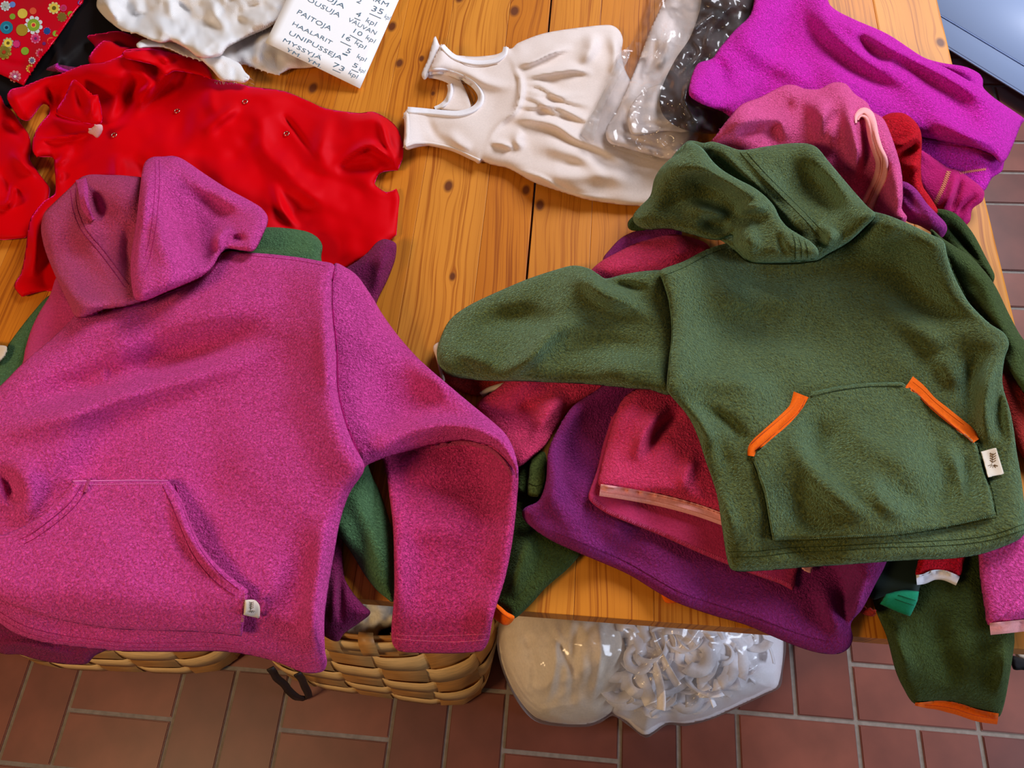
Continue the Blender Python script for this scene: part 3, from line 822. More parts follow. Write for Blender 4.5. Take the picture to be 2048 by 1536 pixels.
FLOR = satin('glossy_red_print', (214, 0, 30), rough=.22, spec=.6, sheen=0)
cloth('packet_sheet', [(-80, -90, 1), (190, -90, 1), (166, 6, 1), (152, 22), (112, 78), (76, 122), (48, 172, 1), (20, 158), (-80, 112, 1)], FLOR, fp, rim=.004, rw=8, thick=.002,
      noise=((.003, 90, 20),), folds=[([(-20, 110), (30, 130), (70, 128)], -.004, 8)])
def cmat(c): return plain('print_%d_%d_%d' % c, c, .35)
_cm = {}
def cm(c):
    if c not in _cm: _cm[c] = cmat(c)
    return _cm[c]
def flower(cx, cy, r, petals, rings, npet=9, sq=1.0):
    """petals colour or None; rings = [(radius factor, colour)]"""
    V = []; Fc = []; MI = []; mats = []
    def disc(x, y, rr, col, h, n=14):
        if col not in mats: mats.append(col)
        pts = [(x + rr*math.cos(2*math.pi*k/n), y + rr*sq*math.sin(2*math.pi*k/n)) for k in range(n)]
        b0 = len(V)
        P = np.array(pts); z = hsample(P[:, 0], P[:, 1]) + h
        wx, wy = un(P[:, 0], P[:, 1], z)
        V.extend(np.stack([wx, wy, z], -1).tolist())
        Fc.append(tuple(range(b0 + n - 1, b0 - 1, -1))); MI.append(mats.index(col))
    if petals:
        for k in range(npet):
            a = 2*math.pi*k/npet + .3
            disc(cx + r*.8*math.cos(a), cy + r*.8*math.sin(a)*sq, r*.25, petals, .0005, 10)
    for q, (f, c) in enumerate(rings): disc(cx, cy, r*f, c, .0007 + .0002*q)
    o = link_mesh('flower_print', V, Fc, cm(mats[0]), fp, False)
    for c in mats[1:]: o.data.materials.append(cm(c))
    for p, k in zip(o.data.polygons, MI): p.material_index = k
W_, Y_, G_, B_, P_, O_, T_ = (226, 236, 244), (240, 214, 80), (140, 180, 50), (30, 80, 160), (220, 50, 120), (240, 100, 60), (30, 130, 160)
for f in [(11, 12, 10, W_, [(.75, (190, 200, 190)), (.3, (40, 40, 40))]), (25, 9, 6, None, [(1, (110, 150, 230))]), (45, 27, 10, None, [(1, Y_)]),
          (66, 22, 7, None, [(1, O_)]), (108, 16, 12, (230, 220, 150), [(.75, Y_), (.35, (110, 100, 30))]), (127, 16, 7, None, [(1, P_), (.6, (190, 60, 90))]),
          (25, 33, 6, None, [(1, G_)]), (67, 50, 18, W_, [(.7, G_), (.3, Y_), (.2, (220, 60, 60))]), (13, 55, 13, None, [(1, T_), (.5, (60, 160, 190)), (.25, (10, 40, 80))]),
          (44, 60, 12, None, [(1, (176, 144, 40))]), (94, 62, 8, P_, [(.85, B_)]), (71, 77, 10, (240, 120, 170), [(.7, P_), (.3, (130, 40, 110))]),
          (124, 34, 10, (170, 110, 60), [(.8, (130, 110, 40))]), (141, 28, 6, None, [(1, G_)]), (111, 67, 6, None, [(1, G_)]), (102, 82, 8, None, [(1, O_)]),
          (16, 86, 11, (180, 190, 150), [(.75, Y_), (.3, (110, 90, 30))]), (33, 88, 8, (150, 40, 120), [(.85, P_)]), (50, 102, 8, None, [(1, G_)]),
          (8, 104, 15, (170, 150, 60), [(.8, (130, 120, 40)), (.25, (180, 60, 30))]), (80, 106, 9, (240, 130, 150), [(.6, P_)]), (64, 121, 7, W_, [(.6, (120, 120, 180))]),
          (30, 153, 12, (220, 130, 140), [(.6, (190, 90, 130)), (.25, W_)]), (60, 137, 8, Y_, [(.6, O_)]), (88, 87, 3.5, None, [(1, (120, 40, 130))]), (160, 5, 5, None, [(1, (110, 40, 130))]),
          (50, -20, 14, W_, [(.7, Y_), (.3, O_)]), (100, -30, 14, P_, [(.7, T_), (.3, Y_)]), (10, -40, 12, None, [(1, G_)])]:
    flower(*f)

# --- red velour garment
rv = thing('red_velour_garment', 'shiny red velour baby garment with four metal snap rings, spread at the left', 'clothing', px=(420, 300))
cloth('lining_edge', [(174, 73), (205, 66), (240, 62), (285, 80), (330, 100), (360, 120), (300, 150), (200, 150), (176, 118), (190, 95)], M_RED2, rv, rim=.005, rw=10,
      folds=[([(180, 115), (200, 95), (215, 85)], .004, 8)])
cloth('ruffle', [(176, 118, 1), (188, 98), (212, 80), (240, 92), (262, 98), (262, 140), (230, 150), (190, 136)], M_RED, rv, rim=.008, rw=12)
cloth('sleeve', [(-60, 180), (-10, 182), (2, 192), (10, 210), (24, 222), (42, 248), (58, 270), (62, 300), (60, 320), (82, 352), (100, 380), (86, 430), (60, 470), (50, 476), (0, 480), (-60, 470)],
      M_RED, rv, rim=.014, rw=26, noise=((.008, 70, 21),),
      folds=[([(0, 240), (30, 262), (55, 290)], -.008, 10), ([(20, 300), (50, 330), (80, 350)], .008, 9), ([(0, 330), (20, 380), (60, 400)], -.010, 14), ([(-20, 410), (15, 408), (24, 380), (14, 372)], .008, 7), ([(0, 200), (12, 214), (22, 222)], .005, 8)])
cloth('body', [(240, 112), (253, 99), (308, 97), (359, 109), (410, 126), (424, 157), (478, 167), (500, 173), (567, 182), (617, 202), (652, 217), (717, 226), (749, 224), (790, 250), (806, 290), (806, 316, 1),
               (796, 341, 1), (761, 346), (749, 369, 1), (772, 384), (793, 377, 1), (799, 395), (797, 420), (793, 470, 1), (750, 505), (712, 524), (650, 560), (500, 620), (300, 600), (120, 600, 1), (103, 580), (44, 594, 1), (28, 572), (42, 545), (51, 500), (60, 440), (85, 405), (110, 385), (108, 330), (105, 315),
               (72, 312), (64, 290), (75, 255), (100, 222), (86, 208), (60, 240), (42, 238), (28, 222), (14, 196), (20, 180), (48, 172), (90, 155), (120, 148), (165, 130), (205, 125)],
      M_RED, rv, rim=.010, rw=26, noise=((.013, 105, 23), (.008, 60, 24), (.0025, 26, 30)),
      folds=[([(250, 120), (262, 170), (240, 230), (215, 250)], -.012, 14), ([(275, 130), (300, 170), (262, 200)], .009, 12), ([(300, 110), (330, 140), (290, 190), (262, 240)], .010, 13),
             ([(233, 300), (235, 360), (240, 420)], .010, 12), ([(262, 300), (290, 350), (300, 420)], -.008, 18), ([(395, 215), (360, 260), (350, 320)], -.007, 22),
             ([(480, 210), (450, 230), (400, 265)], .006, 12), ([(495, 210), (520, 240), (530, 300), (600, 350)], .008, 18), ([(560, 225), (590, 260), (640, 330)], -.008, 6),
             ([(660, 215), (640, 300), (660, 330)], .005, 16), ([(545, 360), (565, 420), (600, 460)], .009, 9), ([(580, 330), (660, 360), (740, 380)], -.006, 16), ([(520, 320), (560, 330), (620, 390), (700, 420)], .007, 22),
             ([(665, 335), (710, 305), (740, 292), (770, 310), (800, 335)], .012, 11, 's'), ([(670, 342), (710, 335), (760, 340)], -.010, 9), ([(700, 330), (740, 325), (755, 345)], -.006, 8),
             ([(752, 226), (765, 255), (775, 290), (800, 330)], .006, 6), ([(100, 215), (112, 230), (150, 240), (200, 246)], -.012, 6), ([(94, 170), (100, 200), (108, 225)], -.007, 5),
             ([(145, 165), (150, 190), (170, 235)], .007, 8), ([(135, 175), (118, 210), (105, 225)], -.006, 8), ([(195, 195), (188, 220), (185, 240)], .006, 7), ([(70, 280), (130, 275), (185, 262)], .007, 5, 'S'),
             ([(150, 300), (120, 320), (110, 335)], .006, 8), ([(70, 300), (90, 318), (120, 316), (160, 300)], -.008, 6), ([(105, 340), (118, 350), (108, 370)], .006, 6), ([(68, 440), (70, 500), (60, 560)], .008, 14), ([(90, 410), (110, 470), (100, 540)], -.006, 12),
             ([(430, 160), (420, 200), (440, 240)], .005, 14), ([(380, 130), (370, 160), (350, 180)], -.007, 9)])
cloth('folded_edge', [(246, 104), (300, 96), (350, 106), (400, 122), (418, 140), (424, 158), (400, 150), (350, 142), (330, 150), (312, 132), (275, 122), (250, 116)], M_RED, rv, rim=.005, rw=8,
      folds=[([(310, 105), (330, 118), (345, 135)], .005, 7), ([(355, 112), (340, 125), (325, 135)], -.005, 6)])
cloth('ruffle', [(112, 222), (128, 196), (146, 160), (162, 168), (184, 190), (196, 190), (204, 244), (180, 248), (150, 240), (125, 232)], M_RED, rv, rim=.005, rw=9,
      folds=[([(150, 165), (160, 200), (168, 232)], -.006, 8), ([(182, 192), (184, 215), (178, 238)], .005, 7)])
cloth('lining_patch', [(176, 264), (192, 250), (204, 250), (205, 262), (195, 276), (186, 270)], knit('pink_white_lining', (228, 176, 176)), rv, rim=.001, rw=6)
for (cx, cy) in [(228, 270), (354, 222), (490, 203), (573, 267)]:
    z = float(hsample(np.array([cx*1.]), np.array([cy*1.]))[0]) + .0012
    x, y = un(cx, cy, z)
    bm = bmesh.new(); V = []
    for i in range(20):
        for j in range(8):
            a = 2*math.pi*i/20; b = 2*math.pi*j/8
            V.append((float(x) + (.0042 + .0008*math.cos(b))*math.cos(a), float(y) + (.0042 + .0008*math.cos(b))*math.sin(a), z + .0008*math.sin(b)))
    Fc = [(i*8 + j, ((i+1) % 20)*8 + j, ((i+1) % 20)*8 + (j+1) % 8, i*8 + (j+1) % 8) for i in range(20) for j in range(8)]
    bm.free(); o = link_mesh('snap_ring', V, Fc, M_METAL, rv)

# --- muslin cloth and the handwritten list
mu = thing('muslin_cloth', 'crumpled white muslin cloth with frayed edges behind the red velour garment', 'cloth', px=(380, 60))
cloth('lower_layer', [(273, 92), (290, 78), (420, 90), (520, 60), (640, 40), (680, 90), (640, 130), (625, 135), (600, 137), (581, 138), (553, 149), (513, 137), (480, 128), (440, 130), (376, 113), (328, 92)],
      M_GAUZE, mu, rim=.006, rw=14, noise=((.005, 40, 31), (.004, 20, 32), (.002, 11, 38)), folds=[([(520, 130), (515, 100), (530, 70)], .005, 9), ([(560, 140), (555, 110), (580, 80)], -.006, 9)])
cloth('frayed_end', [(395, 108), (440, 110), (478, 126), (490, 144), (500, 155), (488, 166), (470, 163), (444, 161), (424, 140)], M_GAUZE, mu, rim=.006, rw=10, noise=((.003, 12, 33),))
cloth('upper_layer', [(180, -60), (560, -80), (610, -40), (585, 10), (545, 50), (500, 72), (455, 95), (440, 112), (400, 116), (376, 100), (345, 84), (320, 86), (292, 76), (270, 66), (246, 62), (222, 46), (205, 30), (193, 12), (196, -20)],
      M_GAUZE, mu, rim=.020, rw=30, noise=((.009, 70, 34), (.008, 32, 35), (.005, 17, 36), (.0022, 10, 37)),
      folds=[([(210, -10), (222, 20), (235, 45)], .014, 12), ([(245, 0), (262, 30), (330, 60)], -.010, 12), ([(300, 20), (330, 60), (375, 85)], .010, 14), ([(420, -20), (430, 30), (470, 70)], .008, 12),
             ([(500, 60), (480, 30), (540, 0)], -.008, 10), ([(330, -20), (370, 20), (400, 60)], -.006, 14)])
V = []; Fc = []
rs2 = np.random.RandomState(9)
for (x0_, y0_, ex, ey) in [(q, w_, e, f) for (q, w_, e, f) in [(488 + 2*k % 14, 150 + (k*1.1) % 16, 9, 5) for k in range(16)] + [(500 + k*3.4, 62 - k*1.9 + 6, 3, 12) for k in range(30)] + [(430 + k*2.2, 160 + (k % 3), 1, 7) for k in range(20)]]:
    a = rs2.uniform(-.5, .5); P = []
    for k in range(4):
        P.append((x0_ + ex*k/3 + a*k + rs2.uniform(-1, 1), y0_ + ey*k/3 + rs2.uniform(-1, 1)))
    P = np.array(P); z = hsample(P[:, 0], P[:, 1]) + .0015
    b0 = len(V)
    for s in (-.5, .5):
        x, y = un(P[:, 0] + s*.9, P[:, 1] + s*.5, z); V += np.stack([x, y, z], -1).tolist()
    for k in range(3): Fc.append((b0 + k, b0 + k + 1, b0 + 5 + k, b0 + 4 + k))
o = link_mesh('fringe', V, Fc, M_WRIB, mu, False); o['kind'] = 'stuff'

pp = thing('handwritten_list', 'white sheet of paper with a handwritten list of clothes and counts', 'paper', px=(670, 80))
C0, C1, C2, C3 = (531, 85), (720, 177), (846, -110), (650, -160)
def papz(X, Y):
    A = np.array([[531, 85, 1], [720, 177, 1], [820, -50, 1.]]); zz = np.array([ZT + .052, ZT + .006, ZT + .014])
    k = np.linalg.solve(A, zz); return k[0]*X + k[1]*Y + k[2]
V = []
for j in range(13):
    for i in range(13):
        u_, v_ = i/12, j/12
        X_ = C0[0]*(1-u_)*(1-v_) + C1[0]*u_*(1-v_) + C2[0]*u_*v_ + C3[0]*(1-u_)*v_
        Y_p = C0[1]*(1-u_)*(1-v_) + C1[1]*u_*(1-v_) + C2[1]*u_*v_ + C3[1]*(1-u_)*v_
        z_ = float(papz(X_, Y_p)); x_, y_ = un(X_, Y_p, z_); V.append((float(x_), float(y_), z_))
o = link_mesh('sheet', V, [(j*13 + i, j*13 + i + 1, (j+1)*13 + i + 1, (j+1)*13 + i) for j in range(12) for i in range(12)], M_PAPER, pp)
m = o.modifiers.new('thickness', 'SOLIDIFY'); m.thickness = .0003; m.offset = -1
def writing(txt, x0, y0, x1, y1, cap, shear=.12, w=1.0):
    cu = bpy.data.curves.new('t', 'FONT'); cu.body = txt; cu.size = 1; cu.resolution_u = 2; cu.offset = -.008
    tmp = bpy.data.objects.new('t', cu); COL.objects.link(tmp)
    dg = bpy.context.evaluated_depsgraph_get()
    me = bpy.data.meshes.new_from_object(tmp.evaluated_get(dg))
    bpy.data.objects.remove(tmp); bpy.data.curves.remove(cu)
    P = np.array([v.co[:2] for v in me.vertices]); P[:, 0] -= P[:, 0].min()
    faces = [tuple(p.vertices) for p in me.polygons]
    L = math.hypot(x1 - x0, y1 - y0); ux, uy = (x1 - x0)/L, (y1 - y0)/L
    sx = L / P[:, 0].max(); sy = cap / .70
    a = P[:, 0]*sx + P[:, 1]*sy*shear; b = P[:, 1]*sy + .5*np.sin(P[:, 0]*2 + len(txt))
    X = x0 + ux*a + uy*b; Y = y0 + uy*a - ux*b
    z = papz(X, Y) + .0004
    wx, wy = un(X, Y, z)
    return link_mesh('handwriting', np.stack([wx, wy, z], -1), faces, M_INK, pp, False)
for t in [('SUJA', 640, -8, 687, 18, 9), ('2', 712, 4, 720, 8, 9), ('ARM', 736, -4, 774, 14, 9), ('HOUSUJA', 600, -6, 678, 35, 9), ('4', 710, 31, 719, 35, 10), ('kpl', 731, 43, 750, 52, 10),
          ('35', 742, 21, 764, 29, 11), ('kpl', 768, 35, 778, 40, 9), ('VAUVAN', 695, 42, 750, 70, 8.5), ('PAITOJA', 593, 27, 660, 62, 9.5), ('10', 706, 65, 722, 73, 9), ('kpl', 731, 77, 748, 86, 9),
          ('16', 683, 75, 699, 83, 9), ('kpl', 709, 87, 729, 98, 9), ('HAALARIT', 584, 50, 662, 89, 8), ('5', 691, 105, 699, 108, 10), ('kpl', 713, 115, 730, 123, 9),
          ('UNIPUSSEJA', 577, 68, 682, 121, 8.5), ('5', 704, 133, 713, 137, 9), ('kpl', 717, 141, 728, 146, 8), ('MYSSYJ\u00c4', 565, 83, 641, 121, 8), ('73', 664, 133, 686, 143, 10), ('kpl', 696, 148, 713, 157, 9),
          ('YM.', 571, 101, 600, 116, 7.5), ('YM.', 612, 121, 641, 136, 7.5)]:
    writing(*t)
def penline(x0, y0, x1, y1, w=1.1):
    y0 += .8; y1 += .8
    P = np.array([(x0, y0), (x1, y1)]); n_ = np.array([-(y1-y0), x1-x0]); n_ = n_/np.linalg.norm(n_)*w/2
    Q = np.array([P[0]-n_, P[1]-n_, P[1]+n_, P[0]+n_]); z = papz(Q[:, 0], Q[:, 1]) + .0004
    x, y = un(Q[:, 0], Q[:, 1], z); link_mesh('underline', np.stack([x, y, z], -1), [(3, 2, 1, 0)], M_INK, pp, False)
for t in [(739, 26, 762, 36), (709, 35, 721, 40), (700, 69, 725, 83), (681, 82, 702, 92), (685, 106, 695, 110, 2.4), (703, 138, 717, 144), (665, 138, 681, 145)]:
    penline(*t)

# ================================================================== white bodysuit and the plastic bags
bs_ = thing('cream_bodysuit', 'cream white velour sleeveless baby suit with a gathered yoke lying on the bare boards', 'clothing', px=(1080, 220))
cloth('back_neck', [(848, 150), (862, 112), (870, 73), (876, 84), (890, 110), (915, 150), (935, 190), (940, 222), (900, 222), (880, 216), (893, 203), (896, 186), (899, 170), (880, 160)], M_WHITE, bs_, rim=.002, rw=10)
strip('back_neck_rib', [(899, 168), (901, 180), (897, 196), (886, 210), (870, 218)], 11, M_WRIB, bs_, height=.003)
cloth('shoulder_tab', [(843, 148), (855, 120), (864, 88), (870, 73), (877, 88), (874, 110), (862, 140), (850, 160)], M_WRIB, bs_, rim=.004, rw=7)
cloth('front_body', [(860, 142), (866, 120), (876, 100), (884, 88), (902, 106), (920, 111), (954, 113), (991, 109), (1006, 102), (1012, 91, 1), (1022, 98), (1036, 86), (1090, 66), (1176, 53), (1220, 50), (1238, 60), (1246, 80), (1243, 110), (1255, 150), (1290, 200), (1340, 260), (1380, 330), (1370, 400), (1330, 415),
               (1278, 412), (1244, 410), (1176, 400), (1142, 390), (1070, 366), (1019, 338), (985, 330), (964, 323), (957, 328), (947, 321), (902, 301), (861, 292), (830, 296), (814, 300), (807, 290), (810, 256), (807, 229, 1), (820, 214), (861, 221), (889, 222), (915, 222), (937, 218), (952, 208), (958, 192), (950, 175), (935, 160), (915, 150), (890, 142)],
      M_WHITE, bs_, rim=.013, rw=26, noise=((.005, 90, 51), (.002, 36, 52)),
      folds=[([(1018, 100), (1030, 140), (1040, 160), (1040, 190), (1030, 220), (1005, 240), (985, 265), (965, 310)], .006, 7, 's'),
             ([(1022, 132), (1060, 126), (1110, 104), (1150, 96)], .006, 9, 's'), ([(1034, 158), (1090, 148), (1150, 140), (1190, 150)], .007, 10, 's'), ([(1034, 168), (1080, 172), (1130, 200), (1190, 214)], .005, 10, 's'),
             ([(1030, 186), (1075, 200), (1110, 224), (1160, 228)], .006, 11, 's'), ([(1020, 206), (1060, 214), (1110, 212), (1160, 236), (1200, 250)], .006, 10, 's'), ([(1036, 176), (1090, 190), (1180, 192)], .004, 9, 's'),
             ([(1000, 242), (1050, 238), (1110, 250), (1150, 276), (1210, 300), (1260, 340)], .009, 16, 's'), ([(978, 286), (1008, 290), (1028, 298)], .006, 7, 's'), ([(1050, 300), (1032, 280), (1048, 262)], .006, 9),
             ([(1060, 300), (1110, 296), (1170, 320), (1220, 372)], .007, 18), ([(1188, 62), (1180, 100), (1158, 134)], .008, 13), ([(1222, 64), (1232, 110), (1222, 150)], .006, 10), ([(1005, 334), (1080, 354), (1140, 388), (1240, 398)], .004, 8, 'S'), ([(1110, 340), (1150, 330), (1200, 352)], -.004, 12),
             ([(905, 130), (940, 150), (990, 170), (1035, 170)], .004, 10), ([(890, 260), (920, 290), (945, 300)], .004, 12), ([(850, 215), (870, 270), (920, 295)], -.003, 9), ([(1060, 340), (1120, 350), (1220, 350), (1290, 380)], .007, 20)])
strip('neck_rib', [(858, 144), (880, 142), (905, 148), (930, 158), (950, 172), (962, 192), (957, 210), (940, 222), (915, 228), (880, 226), (840, 222), (815, 220)], 13, M_WRIB, bs_, height=.0032)
strip('armhole_rib', [(884, 92), (905, 112), (930, 122), (960, 126), (990, 122), (1008, 108), (1012, 94)], 11, M_WRIB, bs_, height=.003)
strip('armhole_rib', [(812, 292), (830, 286), (862, 288), (905, 298), (945, 316), (960, 322)], 9, M_WHITE, bs_, height=.003)
strip('shoulder_edge', [(812, 225), (814, 255), (812, 290)], 10, M_WHITE, bs_, height=.002)
stitch([(893, 150), (925, 165), (945, 185), (950, 200), (940, 214)], bs_, M_STWHITE, width=1.6)
stitch([(900, 108), (930, 130), (965, 134), (995, 128)], bs_, M_STWHITE, width=1.6)

pk = thing('bagged_white_clothes', 'folded cream clothes in clear film next to the magenta fleece trousers', 'plastic bag', px=(1300, 200))
cloth('folded_cloth', [(1360, -60), (1330, 0), (1300, 60), (1272, 135), (1232, 225), (1212, 258), (1218, 285), (1250, 296), (1300, 310), (1345, 318), (1390, 290), (1400, 250), (1440, 60), (1450, -60)],
      M_WHITE, pk, rim=.013, rw=22, noise=((.006, 60, 61), (.003, 28, 62)), folds=[([(1215, 262), (1260, 275), (1310, 290), (1350, 300)], -.008, 6), ([(1310, 60), (1305, 120), (1260, 200)], -.007, 7), ([(1260, 200), (1252, 240), (1262, 262), (1320, 240)], -.007, 6), ([(1340, 50), (1330, 110), (1290, 150)], .007, 10)])
cloth('folded_cloth', [(1257, 222), (1290, 180), (1340, 170), (1365, 220), (1378, 262), (1330, 262), (1290, 268), (1262, 268)], M_WHITE, pk, rim=.006, rw=14, noise=((.005, 30, 63),), folds=[([(1262, 262), (1300, 250), (1340, 250)], -.006, 7)])
brn = thing('brown_garment', 'dark brown garment under clear film beside the magenta fleece trousers', 'clothing', px=(1400, 150))
cloth('fabric', [(1420, -60), (1400, 20), (1380, 75), (1350, 120), (1325, 172), (1319, 205), (1330, 235), (1365, 258), (1425, 268), (1480, 250), (1500, 100), (1530, -60)], M_BROWN, brn, rim=.012, rw=20, noise=((.010, 45, 64), (.005, 22, 65)))
fm = thing('loose_film_sleeve', 'crinkled clear plastic film lying over the cream suit and brown garment', 'plastic bag', px=(1330, 120))
cloth('film', [(1300, -60), (1296, 0), (1289, 24), (1276, 60), (1258, 92), (1242, 105), (1225, 145), (1190, 215), (1164, 262), (1175, 278), (1190, 287), (1240, 300), (1300, 320), (1345, 322), (1390, 290), (1430, 272), (1470, 240), (1500, 120), (1540, -60)],
      M_FILM, fm, rim=.004, rw=10, solid=False, gap=.003, thick=.0, noise=((.010, 40, 66), (.007, 20, 67), (.004, 11, 68)), R_=3,
      folds=[([(1440, 20), (1400, 50), (1370, 70)], .012, 5), ([(1380, 70), (1400, 110), (1350, 160)], .008, 5), ([(1345, 30), (1320, 90), (1290, 140)], .008, 4), ([(1400, 120), (1370, 200), (1400, 250)], .008, 6), ([(1470, 0), (1420, 60), (1410, 120)], .010, 6)])
cloth('film_seal_band', [(1241, 102), (1261, 106), (1230, 170), (1205, 220), (1186, 284), (1172, 278), (1162, 263), (1185, 220), (1215, 160)], film('sealed_film', white=.22, gloss=.8, wr=45), fm, rim=.002, rw=6, solid=False, gap=.002, thick=0,
      noise=((.004, 14, 69), (.003, 7, 70)), R_=2)

# ================================================================== magenta trousers and the upper right pile
mg = thing('magenta_fleece_trousers', 'bright magenta fleece trousers draped over the right table edge', 'clothing', px=(1700, 170))
cloth('back_leg', [(1640, -40), (1660, 10), (1707, 38), (1775, 68), (1844, 113), (1881, 125), (1929, 133), (1957, 146), (1966, 160), (1967, 176), (2000, 205), (2048, 237), (2042, 250), (2010, 318), (2004, 342), (1984, 356), (1967, 383), (1920, 400), (1850, 360), (1700, 250)],
      M_MAG, mg, rim=.010, rw=22, folds=[([(1870, 128), (1910, 150), (1960, 172)], -.010, 5), ([(1890, 118), (1930, 140), (1962, 160)], .005, 5)])
cloth('front_leg', [(1530, -60), (1502, 27), (1468, 62), (1437, 99), (1424, 117), (1399, 125), (1389, 137), (1380, 165), (1379, 191), (1403, 208), (1461, 236), (1500, 330), (1700, 330), (1800, 268), (1850, 275), (1900, 286), (1950, 296), (1985, 310), (2001, 326), (2014, 316), (2030, 280), (2042, 248), (2046, 236), (1997, 202), (1958, 174), (1900, 140), (1844, 113), (1775, 68), (1707, 38), (1660, 12), (1640, -60)],
      M_MAG, mg, rim=.016, rw=30, noise=((.006, 90, 71),),
      folds=[([(1580, 0), (1620, 60), (1700, 130), (1790, 180), (1850, 230)], -.014, 24), ([(1600, -20), (1680, 80), (1760, 140), (1850, 180)], .008, 20), ([(1715, 50), (1735, 90), (1780, 130)], -.014, 14), ([(1640, 0), (1690, 50), (1740, 75), (1850, 130), (1960, 190), (2040, 238)], .008, 12),
             ([(1760, 100), (1850, 160), (1930, 220), (1990, 270)], -.012, 24), ([(1850, 230), (1930, 270), (1990, 305)], .010, 16), ([(1440, 110), (1440, 150), (1480, 200)], -.010, 20), ([(1470, 90), (1560, 130), (1640, 170)], .008, 24), ([(1405, 130), (1425, 150), (1440, 200)], .006, 14)])
stitch([(1844, 284), (1890, 290), (1945, 297), (1985, 312)], mg, M_STPINK)
stitch([(1844, 277), (1890, 283), (1945, 290), (1983, 303)], mg, M_STPINK, width=1.6)

ms = thing('magenta_overlocked_sleeve', 'dull magenta fleece sleeve with ochre overlock stitching below the magenta trousers', 'clothing', px=(1900, 380))
cloth('sleeve', [(1835, 300), (1870, 318), (1895, 334), (1915, 340), (1940, 356), (1967, 380), (1965, 402), (1945, 418), (1940, 442), (1925, 452), (1905, 436), (1871, 424), (1850, 400), (1830, 350)],
      fleece('dull_magenta_fleece', (190, 24, 110), var=.2, bump=.5), ms, rim=.010, rw=16, folds=[([(1915, 342), (1900, 390), (1880, 425)], .007, 7), ([(1925, 350), (1912, 400), (1900, 430)], -.008, 5), ([(1965, 385), (1930, 412), (1915, 440)], -.007, 7)])
zigzag([(1898, 342), (1886, 375), (1868, 412)], ms, M_STOCHRE, width=9, pitch=4)
zigzag([(1920, 346), (1945, 342), (1972, 338)], ms, M_STOCHRE, width=5, pitch=4)

dg_ = thing('olive_sleeve_end', 'dark olive green fleece sleeve end at the right table edge above the tiles', 'clothing', px=(1940, 480))
cloth('sleeve', [(1850, 425), (1880, 418), (1912, 428), (1945, 465), (1972, 515), (1988, 546), (1989, 557), (1983, 567), (1962, 540), (1930, 520), (1900, 500), (1870, 470)],
      M_DGREEN, dg_, rim=.010, rw=16, folds=[([(1885, 440), (1930, 490), (1970, 540)], -.010, 6)])
rf = thing('red_fleece_hood', 'crumpled bright red fleece hood between the light pink hood and magenta trousers', 'clothing', px=(1820, 300))
cloth('hood', [(1745, 250), (1761, 236), (1782, 226), (1809, 227), (1833, 246), (1843, 270), (1843, 308), (1842, 342), (1846, 372), (1863, 398), (1876, 425), (1850, 430), (1810, 400), (1790, 340), (1760, 300)],
      M_REDF, rf, rim=.016, rw=18, folds=[([(1786, 292), (1810, 290), (1840, 264)], .010, 9, 's'), ([(1795, 312), (1825, 300), (1842, 285)], -.016, 10), ([(1806, 335), (1830, 332), (1843, 336)], .008, 7)])
pu = thing('purple_fleece_cuff', 'small purple fleece sleeve end poking out beside the red fleece hood', 'clothing', px=(1850, 430))
cloth('sleeve', [(1795, 366), (1812, 364), (1833, 379), (1854, 407), (1876, 430), (1891, 446), (1894, 460), (1884, 475), (1868, 468), (1840, 452), (1810, 440), (1790, 400)],
      fleece('violet_fleece', (168, 44, 140), var=.3), pu, rim=.013, rw=18, folds=[([(1810, 375), (1820, 400), (1860, 440)], -.006, 9)])
lp = thing('light_pink_hoodie', 'light pink fleece hoodie whose hood opening has a pale pink ribbed trim', 'hoodie', px=(1650, 300))
cloth('hood', [(1420, 290), (1430, 273), (1461, 232), (1485, 208), (1519, 195), (1567, 171), (1590, 170), (1608, 177), (1638, 178), (1658, 168), (1673, 164), (1692, 168), (1710, 188), (1734, 205), (1744, 222), (1768, 239), (1789, 290), (1803, 342), (1806, 393), (1804, 418), (1814, 437), (1790, 470), (1700, 480), (1560, 420), (1470, 340)],
      M_PINKL, lp, rim=.024, rw=34, noise=((.005, 70, 81),),
      folds=[([(1440, 270), (1500, 240), (1560, 240), (1575, 270), (1570, 300)], .013, 17), ([(1470, 265), (1500, 262), (1530, 250)], -.010, 10), ([(1585, 190), (1575, 230), (1580, 290)], -.008, 10), ([(1600, 200), (1640, 220), (1650, 270), (1640, 310)], .016, 20),
             ([(1673, 215), (1655, 250), (1645, 300)], -.012, 9), ([(1690, 180), (1700, 240), (1715, 310), (1712, 360)], .016, 14), ([(1720, 230), (1730, 300), (1722, 360)], -.016, 10), ([(1790, 330), (1797, 380), (1796, 420)], .006, 10)])
strip('ribbed_trim', [(1712, 246), (1714, 232), (1726, 222), (1738, 228), (1745, 245), (1750, 272), (1758, 298), (1768, 322), (1766, 352), (1752, 382), (1738, 418)], [5, 14, 17, 17, 17, 17, 17, 17, 17, 17, 17], M_PALEPINK, lp, height=.006)
strip('ribbed_trim', [(1716, 240), (1722, 232), (1733, 236), (1738, 255), (1742, 278), (1750, 303), (1757, 326), (1753, 352), (1740, 380), (1728, 405)], [4, 10, 12, 12, 12, 12, 12, 12, 12, 12], M_PALEPINK, lp, height=.007)
stitch([(1747, 262), (1755, 290), (1765, 316), (1762, 350), (1748, 384), (1735, 412)], lp, M_STOCHRE, width=1.8, lift=.007)

